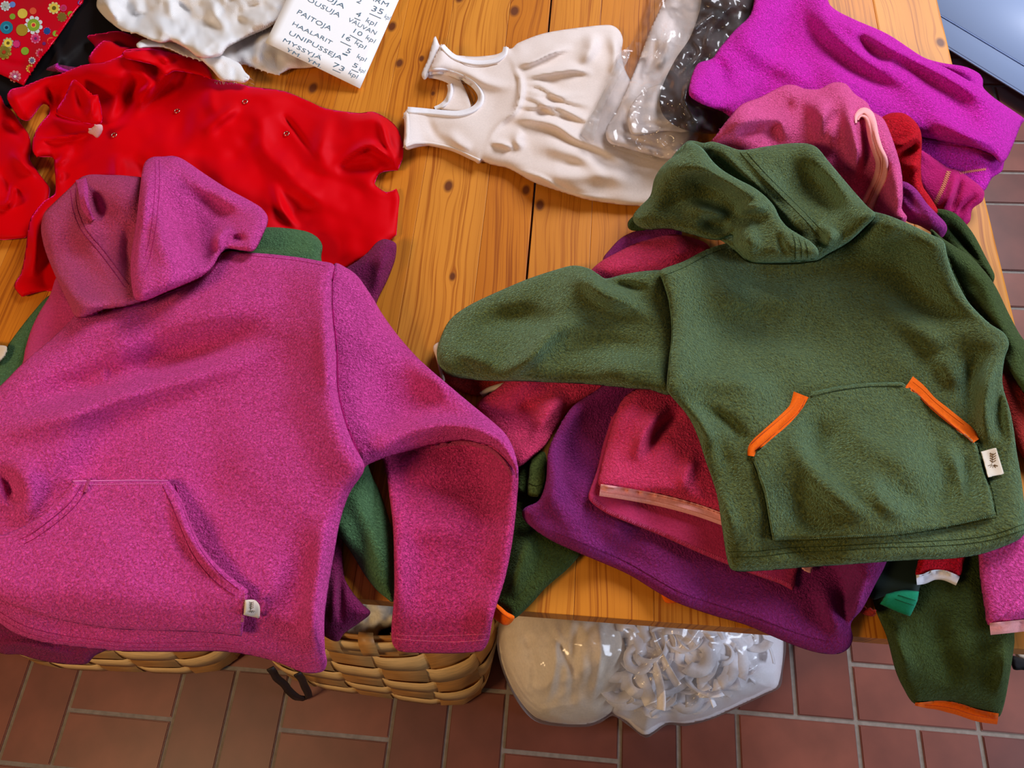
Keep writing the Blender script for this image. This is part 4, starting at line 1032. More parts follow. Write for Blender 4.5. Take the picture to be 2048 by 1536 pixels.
# ================================================================== lower right pile, bottom to top
os1 = thing('olive_sleeve_orange_cuff', 'dark olive fleece sleeve with thin orange cuff, hanging at the middle table front', 'clothing', px=(1070, 1120))
cloth('sleeve', [(1030, 900), (1120, 960), (1240, 1040), (1200, 1080), (1164, 1108), (1133, 1140), (1092, 1175), (1061, 1209), (1027, 1238), (1008, 1222), (992, 1206), (1000, 1140), (1015, 1050)],
      M_DGREEN, os1, rim=.012, rw=24, folds=[([(1060, 1050), (1040, 1130), (1020, 1200)], .010, 20)])
cloth('cuff', [(1029, 1233), (1022, 1246), (1010, 1251), (995, 1242), (980, 1228), (988, 1206), (1000, 1212), (1014, 1224)], M_ORANGE, os1, rim=.006, rw=9)
stitch([(992, 1214), (1006, 1228), (1020, 1238)], os1, M_ORANGE_S, width=2)
st_ = thing('olive_tabs', 'olive green fabric tabs with frayed ends in the gap left of the purple hoodie', 'clothing', px=(1060, 960))
cloth('fabric', [(1040, 920), (1062, 925), (1060, 960), (1052, 985), (1036, 980)], M_DGREEN, st_, rim=.003, rw=8)
cloth('fabric', [(1063, 915), (1090, 905), (1094, 960), (1082, 990), (1072, 994), (1055, 988)], fleece('olive_jersey', (74, 84, 34), bump=.2), st_, rim=.003, rw=8)
stitch([(1058, 966), (1072, 972), (1088, 966)], st_, M_STGREEN, width=1.6)

bs2 = thing('olive_sleeve_hanging', 'large dark olive fleece sleeve with wavy orange cuff hanging over the tiles', 'clothing', px=(1900, 1300))
cloth('sleeve', [(1700, 1000), (1900, 980), (2060, 1020), (2060, 1200), (2030, 1262), (2029, 1285), (2022, 1335), (2010, 1402), (2000, 1432), (1987, 1432), (1952, 1420), (1908, 1405), (1872, 1402), (1830, 1408), (1805, 1373), (1790, 1338), (1773, 1273), (1752, 1222), (1735, 1160)],
      M_DGREEN, bs2, rim=.018, rw=30, noise=((.006, 90, 91),), folds=[([(1790, 1240), (1800, 1300), (1830, 1360)], .008, 16), ([(1860, 1200), (1880, 1300), (1920, 1380)], -.010, 30), ([(2005, 1280), (2010, 1340), (1995, 1400)], .008, 14)])
strip('cuff', [(1830, 1408), (1850, 1410), (1880, 1411), (1915, 1418), (1955, 1431), (1996, 1438)], [6, 16, 23, 24, 24, 22], M_ORANGE, bs2, height=.004, lift=.007)
stitch([(1846, 1411), (1875, 1412), (1910, 1418), (1948, 1430), (1992, 1438)], bs2, M_ORANGE_S, width=2, lift=.0112)
tc_ = thing('teal_cuff_garment', 'teal jersey cuff with dark double stitching below the hem of the green hoodie', 'clothing', px=(1790, 1180))
cloth('fabric', [(1700, 1060), (1850, 1080), (1845, 1150), (1836, 1190), (1834, 1204), (1780, 1190), (1742, 1198), (1730, 1150)], M_DTEAL, tc_, rim=.008, rw=14)
cloth('cuff', [(1772, 1188, 1), (1806, 1180), (1838, 1183, 1), (1834, 1204), (1820, 1233, 1), (1795, 1224), (1760, 1208, 1)], M_TEAL, tc_, rim=.004, rw=8)
stitch([(1790, 1198), (1812, 1206), (1832, 1212)], tc_, M_STGREEN, width=1.8)
stitch([(1796, 1190), (1818, 1197), (1835, 1202)], tc_, M_STGREEN, width=1.6)
ob = thing('orange_edge', 'sliver of orange binding poking out below the purple hoodie on the bare board', 'clothing', px=(1335, 1195))
cloth('fabric', [(1322, 1180), (1345, 1185), (1372, 1198), (1350, 1206), (1330, 1204)], M_ORANGE, ob, rim=.003, rw=6)
ob2 = thing('orange_tip', 'small orange fabric tip between the purple hoodie and the hanging olive sleeve', 'clothing', px=(1725, 1230))
cloth('fabric', [(1705, 1212), (1735, 1218), (1752, 1226), (1745, 1233), (1725, 1228)], M_BRICK, ob2, rim=.003, rw=6)

dr = thing('dark_red_garment', 'dark brick red garment with a cream rib in the shade of the green sleeve', 'clothing', px=(940, 770))
cloth('fabric', [(880, 700), (960, 690), (1060, 720), (1040, 770), (985, 786), (955, 792), (925, 784), (900, 770), (888, 750)], M_BRICK, dr, rim=.006, rw=14)
cloth('cream_label', [(866, 694), (880, 684), (888, 700), (884, 735), (890, 760), (884, 766), (872, 715)], M_LABEL, dr, rim=.002, rw=5)
strip('cream_rib', [(962, 790), (978, 780), (1000, 773), (1020, 768)], 12, M_LABEL, dr, height=.003)

pt = thing('purple_sleeve_end', 'purple fleece sleeve tip under the raspberry sleeve, at the left of the green hood', 'clothing', px=(1260, 480))
cloth('sleeve', [(1360, 450), (1310, 457), (1275, 461), (1245, 474), (1222, 496), (1206, 522), (1240, 540), (1350, 510)], M_PURP, pt, rim=.014, rw=20)
gl_ = thing('green_loop', 'tiny dark green fabric loop poking out beneath the green hood', 'clothing', px=(1265, 445))
cloth('fabric', [(1290, 425), (1270, 430), (1256, 444), (1258, 458), (1275, 462), (1300, 455)], M_DGREEN, gl_, rim=.004, rw=8)

cs_ = thing('raspberry_sleeve', 'long raspberry pink fleece sleeve running beneath the green hoodie sleeve', 'clothing', px=(1130, 700))
cloth('sleeve', [(1420, 495), (1380, 474), (1341, 469), (1300, 478), (1266, 489), (1232, 506), (1200, 524), (1168, 555), (1100, 640), (1050, 720), (1000, 772), (955, 806), (960, 840), (990, 880), (1015, 925), (1037, 934), (1065, 914), (1092, 890), (1113, 855), (1147, 812), (1225, 778), (1320, 740), (1450, 600)],
      M_CORAL, cs_, rim=.020, rw=34, folds=[([(1030, 790), (1060, 830), (1040, 900)], -.006, 18), ([(1130, 780), (1090, 830), (1060, 890)], .008, 18)])

ph = thing('purple_hoodie', 'purple fleece hoodie spread flat, lowest of the large layers under the green hoodie', 'hoodie', px=(1400, 1100))
cloth('body', [(1250, 745), (1190, 782), (1146, 812), (1120, 850), (1097, 900), (1092, 960), (1078, 1000), (1052, 1014), (1044, 1025), (1050, 1042), (1078, 1066), (1112, 1086), (1150, 1103), (1253, 1147), (1314, 1184), (1355, 1206), (1423, 1230), (1492, 1250), (1543, 1272), (1594, 1293), (1638, 1306), (1675, 1308), (1697, 1297), (1706, 1276), (1702, 1246), (1724, 1219), (1751, 1168), (1772, 1127), (1800, 1040), (1760, 860), (1500, 740)],
      M_PURP, ph, rim=.014, rw=30, noise=((.004, 120, 101),),
      folds=[([(1110, 850), (1105, 950), (1130, 1030), (1200, 1090)], .007, 26), ([(1150, 1030), (1230, 1100), (1350, 1160)], -.006, 22), ([(1690, 1160), (1688, 1215), (1702, 1250)], -.014, 14), ([(1730, 1150), (1715, 1210), (1700, 1240)], .010, 10), ([(1640, 1150), (1660, 1220), (1690, 1280)], .008, 20)])
stitch([(1112, 1066), (1150, 1080), (1253, 1124), (1355, 1182), (1423, 1206), (1492, 1228), (1600, 1268), (1660, 1284)], ph, M_PURPD, width=1.6)
dk = thing('dusky_pink_panel', 'dusky pink fleece panel with overlocked edge lying on the purple hoodie', 'clothing', px=(1380, 1060))
cloth('panel', [(1240, 820), (1211, 873), (1194, 940), (1177, 989), (1181, 1003), (1205, 1022), (1235, 1037), (1314, 1068), (1389, 1102), (1454, 1129), (1509, 1150), (1560, 1168), (1584, 1181, 1), (1589, 1174), (1592, 1150), (1600, 1110), (1560, 900), (1400, 820)],
      M_DUSKY, dk, rim=.004, rw=12)
zigzag([(1184, 998), (1210, 1018), (1237, 1031), (1314, 1062), (1389, 1096), (1454, 1123), (1509, 1144), (1560, 1162), (1582, 1172)], dk, M_STOCHRE and plain('rose_thread', (196, 60, 110), .9), width=7, pitch=4)
rp = thing('raspberry_top_pale_trim', 'raspberry fleece top with a pale pink bound hem on the dusky panel', 'clothing', px=(1320, 900))
cloth('body', [(1345, 770), (1300, 772), (1268, 780), (1242, 803), (1224, 850), (1210, 900), (1201, 940), (1199, 972), (1253, 980), (1321, 990), (1389, 1006), (1445, 1030), (1500, 1060), (1520, 860), (1440, 770)],
      M_CORAL, rp, rim=.014, rw=26, noise=((.004, 70, 103),), folds=[([(1370, 820), (1320, 860), (1285, 920)], -.012, 12), ([(1345, 810), (1290, 860), (1270, 930)], .010, 15), ([(1400, 900), (1370, 950), (1370, 990)], .006, 14)])
strip('pale_trim', [(1200, 980), (1253, 988), (1321, 1001), (1389, 1019), (1446, 1039), (1500, 1062)], 24, M_PALEPINK, rp, height=.004, lift=.006)
stitch([(1200, 974), (1253, 981), (1321, 993), (1389, 1010), (1446, 1030)], rp, M_STOCHRE, width=1.6, lift=.0098)
stitch([(1203, 984), (1253, 991), (1321, 1004), (1389, 1023), (1446, 1043)], rp, M_STOCHRE, width=1.6, lift=.0098)
tg = thing('peach_tag', 'tiny peach coloured tag peeping out under the green hoodie hem', 'label', px=(1614, 1140))
cloth('tag', [(1600, 1125), (1626, 1125), (1624, 1140), (1621, 1146), (1611, 1140)], M_PALEPINK, tg, rim=.001, rw=5)
rc = thing('red_cuff_white_trim', 'short red fleece cuff with white ribbed trim under the green hoodie hem', 'clothing', px=(1878, 1140))
cloth('fabric', [(1838, 1080), (1930, 1080), (1926, 1130), (1918, 1152), (1878, 1143), (1833, 1152), (1836, 1120)], M_REDF, rc, rim=.010, rw=14)
strip('white_trim', [(1833, 1160), (1848, 1158), (1868, 1150), (1890, 1151), (1916, 1162)], 20, M_WRIB, rc, height=.005, lift=.007)
ps = thing('pink_sleeve_pale_cuff', 'pink fleece sleeve with pale pink cuff at the lower right corner', 'clothing', px=(2010, 1180))
cloth('sleeve', [(1950, 1060), (2000, 1040), (2110, 1020), (2110, 1235), (2048, 1240), (2005, 1248), (1976, 1250), (1969, 1218), (1960, 1159), (1956, 1110)], M_PINK, ps, rim=.016, rw=26)
strip('pale_cuff', [(1980, 1258), (2010, 1255), (2048, 1251), (2110, 1246)], 24, M_PALEPINK, ps, height=.005, lift=.007)
cpz = thing('cream_garment_edge', 'cream garment edge with a black band at the right border below the pale cuff', 'clothing', px=(2045, 1290))
cloth('fabric', [(2020, 1240), (2120, 1230), (2120, 1330), (2048, 1322), (2031, 1312)], M_LABEL, cpz, rim=.006, rw=10, z0=lambda X, Y: np.full(X.shape, .60))
cloth('black_band', [(2024, 1312), (2048, 1318), (2120, 1326), (2120, 1350), (2046, 1340), (2026, 1338)], M_BLACK, cpz, rim=.006, rw=8, z0=lambda X, Y: np.full(X.shape, .61))

brk = thing('brick_red_sleeve', 'brick red fleece sleeve at the right border beside the green hoodie', 'clothing', px=(2040, 850))
cloth('sleeve', [(1990, 740), (2060, 780), (2120, 840), (2120, 960), (2060, 930), (2040, 905), (2020, 850)], M_BRICK, brk, rim=.012, rw=20)

# ------------------------------------------------------------------ the green hoodie on top
gh = thing('green_hoodie', 'moss green fleece hoodie with orange pocket edges, on top of the right pile', 'hoodie', px=(1650, 800))
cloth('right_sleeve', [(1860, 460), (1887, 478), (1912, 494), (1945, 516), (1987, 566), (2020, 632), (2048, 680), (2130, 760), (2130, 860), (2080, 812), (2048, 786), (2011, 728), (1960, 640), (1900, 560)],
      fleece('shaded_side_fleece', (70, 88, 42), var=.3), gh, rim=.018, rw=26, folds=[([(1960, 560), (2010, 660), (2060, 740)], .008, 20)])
cloth('left_sleeve', [(1330, 545), (1300, 541), (1250, 548), (1212, 557), (1196, 548), (1178, 537), (1147, 531), (1113, 539), (1058, 557), (1010, 577), (955, 602), (920, 622), (898, 642), (884, 668), (874, 700), (876, 726), (888, 744), (910, 755), (976, 762), (1044, 763), (1120, 766), (1181, 769), (1249, 776), (1300, 780), (1345, 786), (1360, 700), (1352, 600)],
      M_GREEN, gh, rim=.026, rw=40, noise=((.004, 90, 111),),
      folds=[([(1120, 552), (1170, 560), (1210, 590), (1260, 610), (1330, 650)], .014, 20), ([(1210, 562), (1250, 572), (1300, 580)], -.012, 10), ([(930, 660), (1000, 640), (1080, 640), (1130, 655)], -.016, 26), ([(900, 700), (950, 715), (1010, 735)], .006, 16), ([(1000, 752), (1060, 715), (1110, 660), (1180, 640)], .012, 16), ([(1080, 755), (1160, 700), (1240, 690), (1320, 710)], -.008, 20), ([(1180, 740), (1260, 730), (1330, 745)], .007, 20)])
cloth('body', [(1320, 541), (1366, 523), (1415, 498), (1461, 484), (1520, 470), (1640, 440), (1700, 415), (1751, 424), (1780, 432), (1821, 449), (1862, 469), (1887, 482), (1894, 510), (1904, 541), (1920, 575), (1940, 608), (1978, 646), (2008, 666), (2018, 688), (2009, 718), (2005, 767), (2020, 821), (2028, 863), (2033, 901), (2042, 952), (2048, 1004), (2052, 1045), (2050, 1066), (2031, 1083), (1963, 1108), (1895, 1118), (1826, 1120), (1724, 1127), (1621, 1134), (1519, 1142), (1466, 1141), (1454, 1117), (1444, 1055), (1433, 987), (1410, 918), (1394, 869), (1374, 830), (1340, 790), (1333, 778), (1337, 726), (1343, 664), (1337, 602), (1325, 562)],
      M_GREEN, gh, rim=.014, rw=30, R_=9, noise=((.006, 150, 112), (.003, 60, 113)),
      folds=[([(1470, 540), (1560, 560), (1700, 530), (1800, 480)], -.008, 26), ([(1400, 560), (1500, 600), (1620, 590)], .006, 30), ([(1345, 800), (1400, 850), (1450, 930)], .008, 16), ([(1380, 800), (1460, 850), (1500, 900)], -.008, 14), ([(1340, 770), (1450, 760), (1560, 780)], .007, 22),
             ([(1420, 960), (1450, 1020), (1470, 1090)], .006, 18), ([(1400, 880), (1440, 900), (1480, 990)], -.006, 14), ([(2003, 700), (1975, 760), (1968, 830), (1985, 900)], .014, 16), ([(1985, 690), (1945, 740), (1940, 800), (1950, 850)], -.013, 16),
             ([(1780, 560), (1850, 600), (1930, 640), (1990, 680)], -.008, 24), ([(1740, 600), (1840, 660), (1950, 720)], .006, 26), ([(2010, 760), (1998, 830), (2015, 900)], -.008, 9), ([(1880, 700), (1900, 740), (1920, 780)], .007, 22), ([(1360, 640), (1480, 640), (1600, 610)], -.005, 24), ([(1350, 720), (1500, 710), (1680, 720)], .005, 26),
             ([(1790, 660), (1860, 740), (1900, 800)], -.006, 22)])
# hem, stitched double
stitch([(1456, 1104), (1520, 1102), (1587, 1095), (1680, 1092), (1758, 1087), (1850, 1083), (1929, 1078), (1990, 1068), (2048, 1048)], gh, M_STGREEN, width=2.6)
stitch([(1460, 1114), (1520, 1113), (1587, 1105), (1680, 1101), (1758, 1095), (1850, 1093), (1929, 1088), (1990, 1078), (2048, 1060)], gh, M_STGREEN, width=2.2)
gpk = cloth('pocket', [(1622, 784, 1), (1680, 772), (1740, 766), (1803, 764, 1), (1850, 800), (1900, 842), (1953, 888, 1), (1966, 940), (1980, 980), (1991, 1030, 1), (1940, 1043), (1895, 1052), (1840, 1061), (1775, 1069), (1660, 1075), (1546, 1080, 1), (1538, 1040), (1529, 990), (1516, 950), (1507, 912, 1), (1535, 885), (1578, 848), (1606, 815)],
      M_GREEN, gh, rim=.004, rw=10, gap=.0015, R_=4, noise=((.003, 60, 114),),
      folds=[([(1568, 850), (1598, 900), (1640, 960), (1700, 1010), (1790, 1060)], .013, 24), ([(1600, 830), (1640, 870), (1660, 910)], -.008, 22), ([(1670, 800), (1730, 880), (1820, 930), (1910, 990)], .009, 34), ([(1540, 900), (1570, 980), (1630, 1050), (1700, 1066)], -.010, 26),
             ([(1780, 960), (1820, 1000), (1860, 1010)], -.008, 20), ([(1740, 940), (1760, 1000), (1830, 1040)], .008, 18), ([(1920, 900), (1940, 960), (1945, 1010)], -.008, 14), ([(1880, 880), (1915, 940), (1925, 1010)], .007, 14)])
strip('pocket_edge', [(1622, 790), (1680, 777), (1740, 770), (1805, 769)], 7, M_GREEN, gpk, height=.002)
stitch([(1620, 793), (1680, 781), (1740, 774), (1805, 773)], gpk, M_STGREEN, width=1.8)
strip('pocket_edge', [(1509, 922), (1520, 950), (1533, 990), (1541, 1040), (1548, 1078)], 6, M_GREEN, gpk, height=.002)
stitch([(1505, 925), (1516, 953), (1528, 992), (1536, 1042), (1543, 1080)], gpk, M_STGREEN, width=2)
zigzag([(1550, 1078), (1660, 1073), (1775, 1067), (1840, 1059), (1895, 1050), (1940, 1041), (1990, 1029)], gpk, M_STGREENL, width=6, pitch=4)
stitch([(1549, 1083), (1660, 1079), (1775, 1073), (1840, 1065), (1895, 1056), (1940, 1047), (1993, 1035)], gpk, M_STGREEN, width=2)
stitch([(1957, 892), (1970, 938), (1984, 980), (1994, 1030)], gpk, M_STGREEN, width=2.2)
strip('orange_pocket_binding', [(1603, 789), (1590, 818), (1562, 846), (1530, 874), (1506, 895), (1502, 912)], [34, 26, 26, 26, 24, 14], M_ORANGE, gpk, height=.004, lift=.001)
stitch([(1610, 800), (1597, 824), (1566, 852), (1534, 880), (1511, 900)], gpk, M_ORANGE_S, width=2, lift=.0045)
stitch([(1598, 796), (1583, 818), (1556, 842), (1524, 868), (1502, 888)], gpk, M_ORANGE_S, width=1.6, lift=.0045)
strip('orange_pocket_binding', [(1818, 764), (1840, 780), (1862, 803), (1892, 828), (1922, 852), (1942, 868), (1952, 882)], [28, 24, 22, 24, 24, 24, 16], M_ORANGE, gpk, height=.004, lift=.001)
stitch([(1812, 770), (1835, 787), (1857, 810), (1887, 836), (1917, 860), (1945, 884)], gpk, M_ORANGE_S, width=2, lift=.0045)
stitch([(1826, 764), (1846, 780), (1868, 802), (1898, 827), (1928, 850)], gpk, M_ORANGE_S, width=1.6, lift=.0045)
glab = cloth('care_label', [(1963, 903, 1), (1992, 895, 1), (2008, 947, 1), (1977, 954, 1)], M_LABEL, gh, rim=.001, rw=4, gap=.0015, thick=.0008, R_=2)
def sprig(cx, cy, s, parent):
    stitch([(cx - .1*s, cy + .5*s), (cx, cy - .5*s)], parent, M_LEAF, name='leaf_print', width=1.3, lift=.0006, sm=False)
    for k in range(4):
        yy = cy + (.3 - .22*k)*s
        for sg in (-1, 1):
            stitch([(cx, yy), (cx + sg*.28*s, yy - .16*s)], parent, M_LEAF, name='leaf_print', width=1.6, lift=.0006, sm=False)
    for k in range(5):
        a = math.pi*(.15 + .175*k)
        stitch([(cx + .12*s*math.cos(a), cy + .5*s + .1*s*math.sin(a)), (cx + .5*s*math.cos(a), cy + .5*s + .36*s*math.sin(a))], parent, M_LEAF, name='leaf_print', width=1.4, lift=.0006, sm=False)
sprig(1986, 917, 22, glab)
# hood: back part, then the folded front part with the neck
cloth('hood', [(1374, 283), (1390, 282), (1407, 286), (1424, 283), (1450, 290), (1482, 300), (1531, 293), (1575, 287), (1614, 287), (1635, 296), (1655, 320), (1697, 370), (1734, 412), (1751, 430), (1730, 454), (1697, 484), (1655, 508), (1631, 521), (1560, 526), (1498, 523), (1468, 500), (1440, 480), (1340, 440), (1300, 400), (1340, 320)],
      M_GREEN, gh, rim=.022, rw=36, R_=7, noise=((.004, 60, 115),),
      folds=[([(1430, 290), (1490, 350), (1560, 420), (1620, 480)], .008, 10), ([(1480, 310), (1540, 370), (1600, 430), (1640, 470)], .012, 18), ([(1560, 320), (1640, 380), (1680, 440)], -.010, 24), ([(1620, 300), (1680, 370), (1720, 420)], .010, 20), ([(1640, 440), (1660, 470), (1650, 500)], .014, 14)])
cloth('hood_front', [(1374, 285), (1392, 288), (1408, 300), (1425, 322), (1445, 340), (1475, 358), (1506, 374), (1530, 392), (1548, 412), (1560, 436), (1576, 455), (1600, 470), (1622, 484), (1636, 500), (1633, 517), (1600, 522), (1560, 526), (1515, 526), (1495, 520), (1478, 504), (1465, 486), (1464, 470), (1440, 480), (1415, 478), (1386, 470), (1337, 458), (1295, 460), (1270, 448), (1266, 432), (1278, 415), (1300, 392), (1308, 360), (1320, 338), (1340, 318), (1362, 304)],
      M_GREEN, gh, rim=.024, rw=30, R_=4, noise=((.003, 50, 116),),
      folds=[([(1330, 340), (1400, 340), (1470, 370), (1530, 420)], .012, 20), ([(1300, 430), (1380, 400), (1440, 410)], -.010, 14), ([(1345, 395), (1390, 412), (1440, 430), (1462, 450)], .012, 14), ([(1390, 446), (1440, 452), (1462, 458)], -.020, 16), ([(1360, 360), (1430, 372), (1480, 392)], -.010, 14),
             ([(1490, 430), (1500, 470), (1510, 510)], .010, 20), ([(1560, 460), (1562, 490), (1580, 515)], -.006, 8), ([(1470, 425), (1500, 415), (1540, 420)], .012, 10)])
stitch([(1480, 305), (1520, 350), (1570, 400), (1610, 440), (1640, 475)], gh, M_STGREEN, width=2)
stitch([(1492, 303), (1532, 348), (1580, 396), (1620, 436), (1650, 468)], gh, M_STGREEN, width=1.6)
for k in range(3):
    stitch([(1578 + k*13, 452 + k*8), (1590 + k*12, 485 + k*5), (1590 + k*13, 520 - k*2)], gh, M_STGREEN, width=2)
# seams
stitch([(1466, 500), (1482, 514), (1500, 524), (1560, 529), (1631, 523), (1655, 511), (1697, 487), (1730, 458), (1750, 434)], gh, M_STGREEN, name='neck_seam', width=3)
stitch([(1322, 543), (1328, 570), (1340, 604), (1345, 664), (1340, 726), (1335, 782)], gh, M_STGREEN, name='armhole_seam', width=3)
stitch([(1888, 484), (1896, 512), (1906, 541), (1922, 574), (1942, 606), (1978, 645)], gh, M_STGREEN, name='armhole_seam', width=2.4)
stitch([(1326, 552), (1370, 534), (1415, 510), (1450, 497)], gh, M_STGREEN, width=1.8)

# ================================================================== left pile
vp = thing('violet_hoodie', 'purple fleece hoodie, lowest of the left pile, one sleeve tip on the bare boards', 'hoodie', px=(700, 700))
cloth('body', [(793, 490), (785, 482), (768, 478), (752, 486), (735, 505), (705, 528), (640, 560), (300, 640), (100, 760), (-100, 850), (-120, 1200), (-60, 1260), (0, 1306), (39, 1309), (68, 1318), (117, 1327), (172, 1328), (192, 1310), (300, 1270), (560, 1240), (640, 1262), (651, 1274), (675, 1283), (689, 1266), (720, 1245), (741, 1226), (726, 1209), (703, 1181), (688, 1150), (690, 1060), (740, 900), (740, 700), (752, 610), (775, 560), (790, 520)],
      M_PURPD, vp, rim=.012, rw=24, folds=[([(775, 500), (760, 540), (745, 590)], .006, 12), ([(682, 1120), (683, 1180), (682, 1250)], -.010, 5), ([(-20, 1285), (60, 1290), (150, 1310)], .008, 10), ([(670, 1140), (668, 1200), (665, 1260)], .005, 8)])
gh2 = thing('bottle_green_hoodie', 'bottle green fleece hoodie showing in three places from under the pink hoodie', 'hoodie', px=(400, 800))
cloth('body', [(480, 470), (520, 456), (560, 455), (610, 462), (634, 474), (645, 492), (643, 520), (680, 620), (710, 800), (737, 932), (761, 987), (778, 1038), (786, 1072), (790, 1140), (787, 1203), (770, 1194), (754, 1181), (730, 1151), (703, 1106), (675, 1069), (640, 1040), (500, 1180), (200, 1180), (-60, 1120), (-100, 840), (-30, 740), (0, 718), (20, 684), (68, 622), (105, 588), (250, 560), (420, 500)],
      M_GREEN2, gh2, rim=.014, rw=26, folds=[([(700, 960), (740, 1060), (775, 1180)], .008, 22)])
wb = thing('white_scrap', 'small cream fabric corner at the left border beside the green cloth', 'clothing', px=(2, 700))
cloth('fabric', [(-60, 680), (-5, 690), (14, 694), (4, 715), (-20, 730), (-60, 730)], M_LABEL, wb, rim=.002, rw=6)

pk_ = thing('pink_hoodie', 'large pink fleece hoodie with a kangaroo pocket, on top of the left pile', 'hoodie', px=(350, 850))
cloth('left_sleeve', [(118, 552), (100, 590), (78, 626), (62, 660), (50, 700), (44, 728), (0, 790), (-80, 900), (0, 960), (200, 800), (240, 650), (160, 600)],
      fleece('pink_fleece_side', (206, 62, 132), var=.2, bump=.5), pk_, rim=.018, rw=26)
cloth('lower_sleeve', [(740, 880), (767, 922), (778, 987), (786, 1055), (788, 1120), (788, 1192), (783, 1250), (784, 1284), (798, 1302), (839, 1306), (908, 1307), (950, 1304), (966, 1300), (978, 1280), (984, 1245), (993, 1212), (1010, 1158), (1024, 1089), (1034, 1004), (1037, 950), (1030, 912), (1000, 870), (900, 840)],
      fleece('inner_sleeve_fleece', (226, 62, 138)), pk_, rim=.016, rw=26, R_=6, noise=((.004, 80, 121),),
      folds=[([(790, 960), (880, 975), (1010, 960)], -.008, 22), ([(800, 1010), (850, 1060), (980, 1050)], .006, 30)])
stitch([(786, 1277), (840, 1281), (908, 1284), (975, 1279)], pk_, M_STPINKL, width=1.4)
stitch([(792, 1270), (860, 1272), (975, 1268)], pk_, M_STPINKL, width=1.0)
cloth('upper_sleeve', [(668, 528), (690, 534), (715, 552), (742, 590), (766, 630), (800, 676), (842, 722), (895, 768), (940, 806), (985, 843), (1011, 868), (1028, 900), (1037, 940), (1033, 962), (1029, 940), (1012, 916), (988, 894), (959, 886), (925, 880), (873, 888), (822, 901), (771, 915), (735, 930), (725, 938), (690, 900), (650, 800), (640, 600)],
      M_PINK, pk_, rim=.022, rw=30, R_=7, noise=((.004, 120, 122),),
      folds=[([(735, 900), (800, 870), (880, 850), (960, 860), (1010, 890)], .012, 16), ([(720, 620), (760, 700), (850, 790)], .006, 40), ([(730, 850), (800, 820), (900, 810)], -.005, 22)])
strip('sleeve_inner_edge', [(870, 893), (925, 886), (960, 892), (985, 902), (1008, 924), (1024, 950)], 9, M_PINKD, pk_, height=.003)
cloth('body', [(152, 630), (205, 622), (260, 600), (328, 575), (400, 545), (430, 515), (455, 503), (480, 504), (540, 508), (600, 515), (640, 522), (668, 530), (664, 560), (664, 620), (672, 700), (675, 780), (689, 840), (708, 890), (729, 936), (700, 985), (681, 1040), (668, 1110), (656, 1180), (649, 1240), (650, 1300), (654, 1325), (645, 1343), (610, 1346), (564, 1328), (513, 1313), (444, 1303), (342, 1304), (239, 1302), (137, 1292), (80, 1283), (34, 1268), (0, 1246), (-60, 1190), (-120, 1100), (-120, 880), (-60, 820), (0, 772), (44, 728), (100, 680), (140, 642)],
      M_PINK, pk_, rim=.020, rw=34, R_=9, noise=((.006, 190, 123), (.002, 70, 124)),
      folds=[([(-40, 878), (40, 856), (130, 828), (250, 790), (380, 752), (500, 716), (580, 690)], .016, 26), ([(-60, 850), (80, 800), (200, 760), (340, 718), (480, 680), (570, 662)], -.024, 34), ([(200, 690), (330, 650), (470, 610), (580, 590)], .008, 40),
             ([(-20, 930), (12, 960), (22, 985), (10, 1010)], -.012, 16), ([(30, 900), (60, 1000), (20, 1060)], .006, 24), ([(650, 1010), (640, 1120), (625, 1250), (640, 1320)], .012, 20), ([(600, 1020), (590, 1150), (570, 1260)], -.006, 30),
             ([(400, 1290), (500, 1300), (600, 1330)], .005, 18), ([(655, 560), (650, 700), (660, 800)], .006, 18), ([(500, 880), (430, 960), (400, 1010)], -.006, 36), ([(0, 1200), (120, 1250), (300, 1268), (420, 1272)], -.005, 16)])
stitch([(-40, 1195), (0, 1224), (50, 1252), (110, 1268), (180, 1278), (260, 1286), (340, 1286), (420, 1284), (480, 1290)], pk_, M_STPINK, width=1.6)
stitch([(-40, 1207), (0, 1236), (50, 1264), (110, 1280), (180, 1288), (260, 1295), (340, 1295), (420, 1293), (480, 1299)], pk_, M_STPINK, width=1.6)
ppk = cloth('pocket', [(145, 963, 1), (200, 962), (270, 961), (336, 961, 1), (359, 991), (372, 1020), (384, 1052), (410, 1101), (451, 1145), (496, 1179, 1), (493, 1210), (484, 1273, 1), (427, 1266), (342, 1262), (260, 1260), (205, 1255), (103, 1236), (0, 1201), (-60, 1180), (-120, 1140), (-100, 1080), (-20, 1076), (31, 1060), (75, 1036), (113, 1002)],
      M_PINK, pk_, rim=.006, rw=12, gap=.002, R_=4, noise=((.003, 120, 125),),
      folds=[([(345, 985), (375, 1060), (420, 1125), (485, 1182)], .007, 12), ([(320, 985), (345, 1060), (395, 1135)], -.003, 14)])
stitch([(350, 968), (375, 1040), (398, 1094), (436, 1144), (478, 1180)], ppk, M_STPINK, width=1.6)
stitch([(325, 970), (344, 1012), (362, 1058), (386, 1110), (424, 1158), (470, 1192)], ppk, M_STPINK, width=2)
stitch([(165, 968), (140, 1005), (100, 1040), (62, 1068), (40, 1078)], ppk, M_STPINK, width=2)
stitch([(178, 968), (152, 1010), (110, 1048), (70, 1076), (48, 1088)], ppk, M_STPINK, width=2)
zigzag([(146, 966), (200, 966), (270, 965), (334, 965)], ppk, M_STPINKL, width=7, pitch=4)
stitch([(146, 962), (200, 961), (270, 960), (336, 961)], ppk, M_STPINKL, width=2)
strip('pocket_tab', [(178, 958), (174, 970), (170, 984)], 8, M_PINKD, ppk, height=.002)
zigzag([(492, 1186), (486, 1230), (481, 1272)], ppk, M_STOCHRE, width=6, pitch=4)
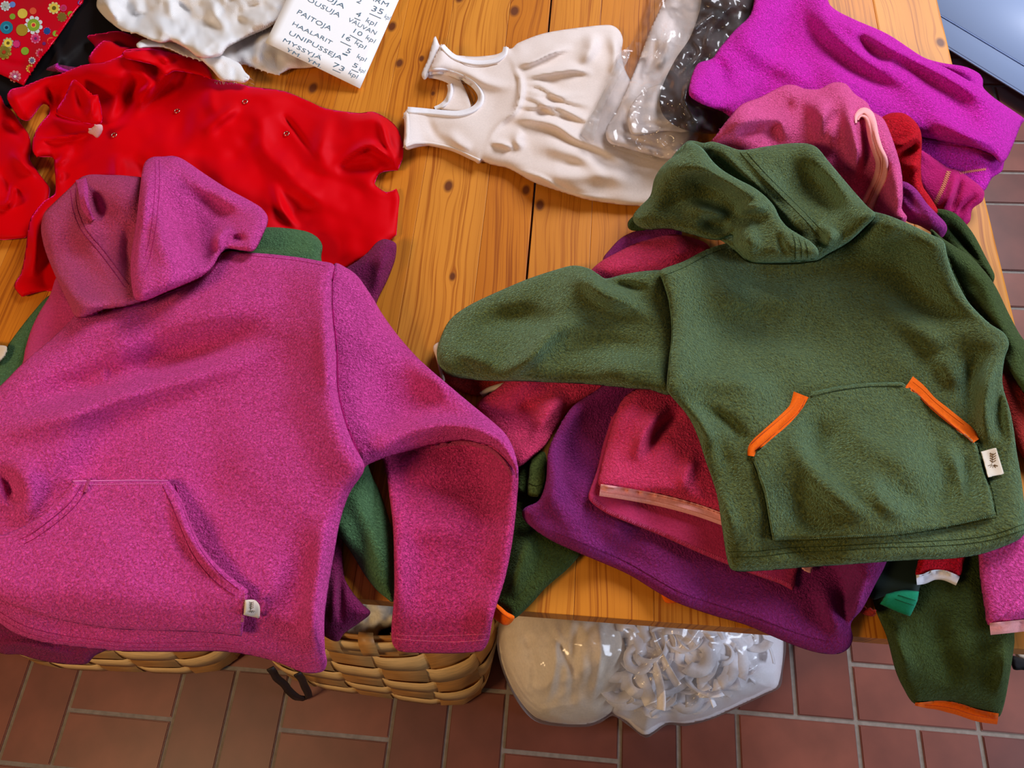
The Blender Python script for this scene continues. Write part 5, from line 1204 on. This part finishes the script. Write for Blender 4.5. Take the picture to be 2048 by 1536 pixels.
plab = cloth('care_label', [(490, 1200, 1), (504, 1199), (513, 1202), (520, 1214), (519, 1237, 1), (487, 1230, 1)], M_LABEL, pk_, rim=.002, rw=5, gap=.0015, thick=.0008, R_=2)
sprig(503, 1212, 16, plab)
# hood
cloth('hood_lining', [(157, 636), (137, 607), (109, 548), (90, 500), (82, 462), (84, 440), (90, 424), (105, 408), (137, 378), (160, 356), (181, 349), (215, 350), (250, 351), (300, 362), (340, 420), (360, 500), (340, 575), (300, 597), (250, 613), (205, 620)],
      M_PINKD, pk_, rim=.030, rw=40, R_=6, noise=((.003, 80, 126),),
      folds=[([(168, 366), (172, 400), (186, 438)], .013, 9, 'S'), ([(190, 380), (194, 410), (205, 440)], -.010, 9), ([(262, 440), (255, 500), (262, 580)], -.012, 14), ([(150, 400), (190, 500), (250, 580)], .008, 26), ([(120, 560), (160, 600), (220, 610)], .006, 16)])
stitch([(141, 380), (146, 420), (162, 460), (195, 500), (225, 540), (250, 575)], pk_, M_STPINK, width=1.8)
stitch([(150, 376), (155, 418), (171, 457), (204, 497), (234, 537), (258, 570)], pk_, M_STPINK, width=1.6)
strip('hood_edge_roll', [(162, 358), (166, 378), (168, 400), (174, 420), (186, 440)], [22, 20, 18, 16, 8], M_PINK, pk_, height=.006)
cloth('hood', [(262, 558), (262, 512), (270, 460), (275, 420), (280, 375), (284, 345), (290, 324), (305, 314), (325, 313), (349, 312), (369, 320), (410, 348), (455, 377), (496, 399), (522, 415), (535, 432), (535, 448), (526, 470), (516, 491), (504, 503), (475, 500), (455, 498), (441, 508), (424, 536), (400, 555), (362, 572), (328, 586), (290, 602), (270, 598)],
      M_PINK, pk_, rim=.026, rw=34, R_=5, noise=((.003, 80, 127),),
      folds=[([(300, 330), (285, 420), (275, 500), (272, 570)], .010, 13), ([(330, 360), (345, 420), (380, 460)], -.012, 24), ([(390, 370), (430, 410), (480, 450)], -.010, 24), ([(360, 340), (430, 390), (500, 420)], .006, 16), ([(320, 400), (320, 480), (350, 540)], .010, 22),
             ([(438, 505), (436, 480), (448, 463), (470, 462)], .014, 10), ([(455, 482), (475, 478), (500, 480)], -.012, 9), ([(400, 480), (415, 510), (400, 540)], -.012, 18)])
stitch([(318, 320), (319, 360), (317, 403), (312, 450), (306, 485), (298, 520), (287, 545)], pk_, M_STPINK, width=2)
stitch([(310, 320), (311, 360), (308, 403), (303, 450), (297, 485), (290, 512)], pk_, M_STPINK, width=1.6)
stitch([(157, 636), (205, 624), (253, 616), (290, 606), (328, 590), (362, 577), (400, 560), (426, 540), (443, 510)], pk_, M_STPINK, name='neck_seam', width=3)
stitch([(669, 532), (666, 560), (666, 620), (674, 700), (677, 780), (691, 840), (710, 890), (729, 934)], pk_, M_STPINK, name='armhole_seam', width=3)
stitch([(480, 509), (540, 515), (600, 522), (650, 532)], pk_, M_STPINK, width=1.6)
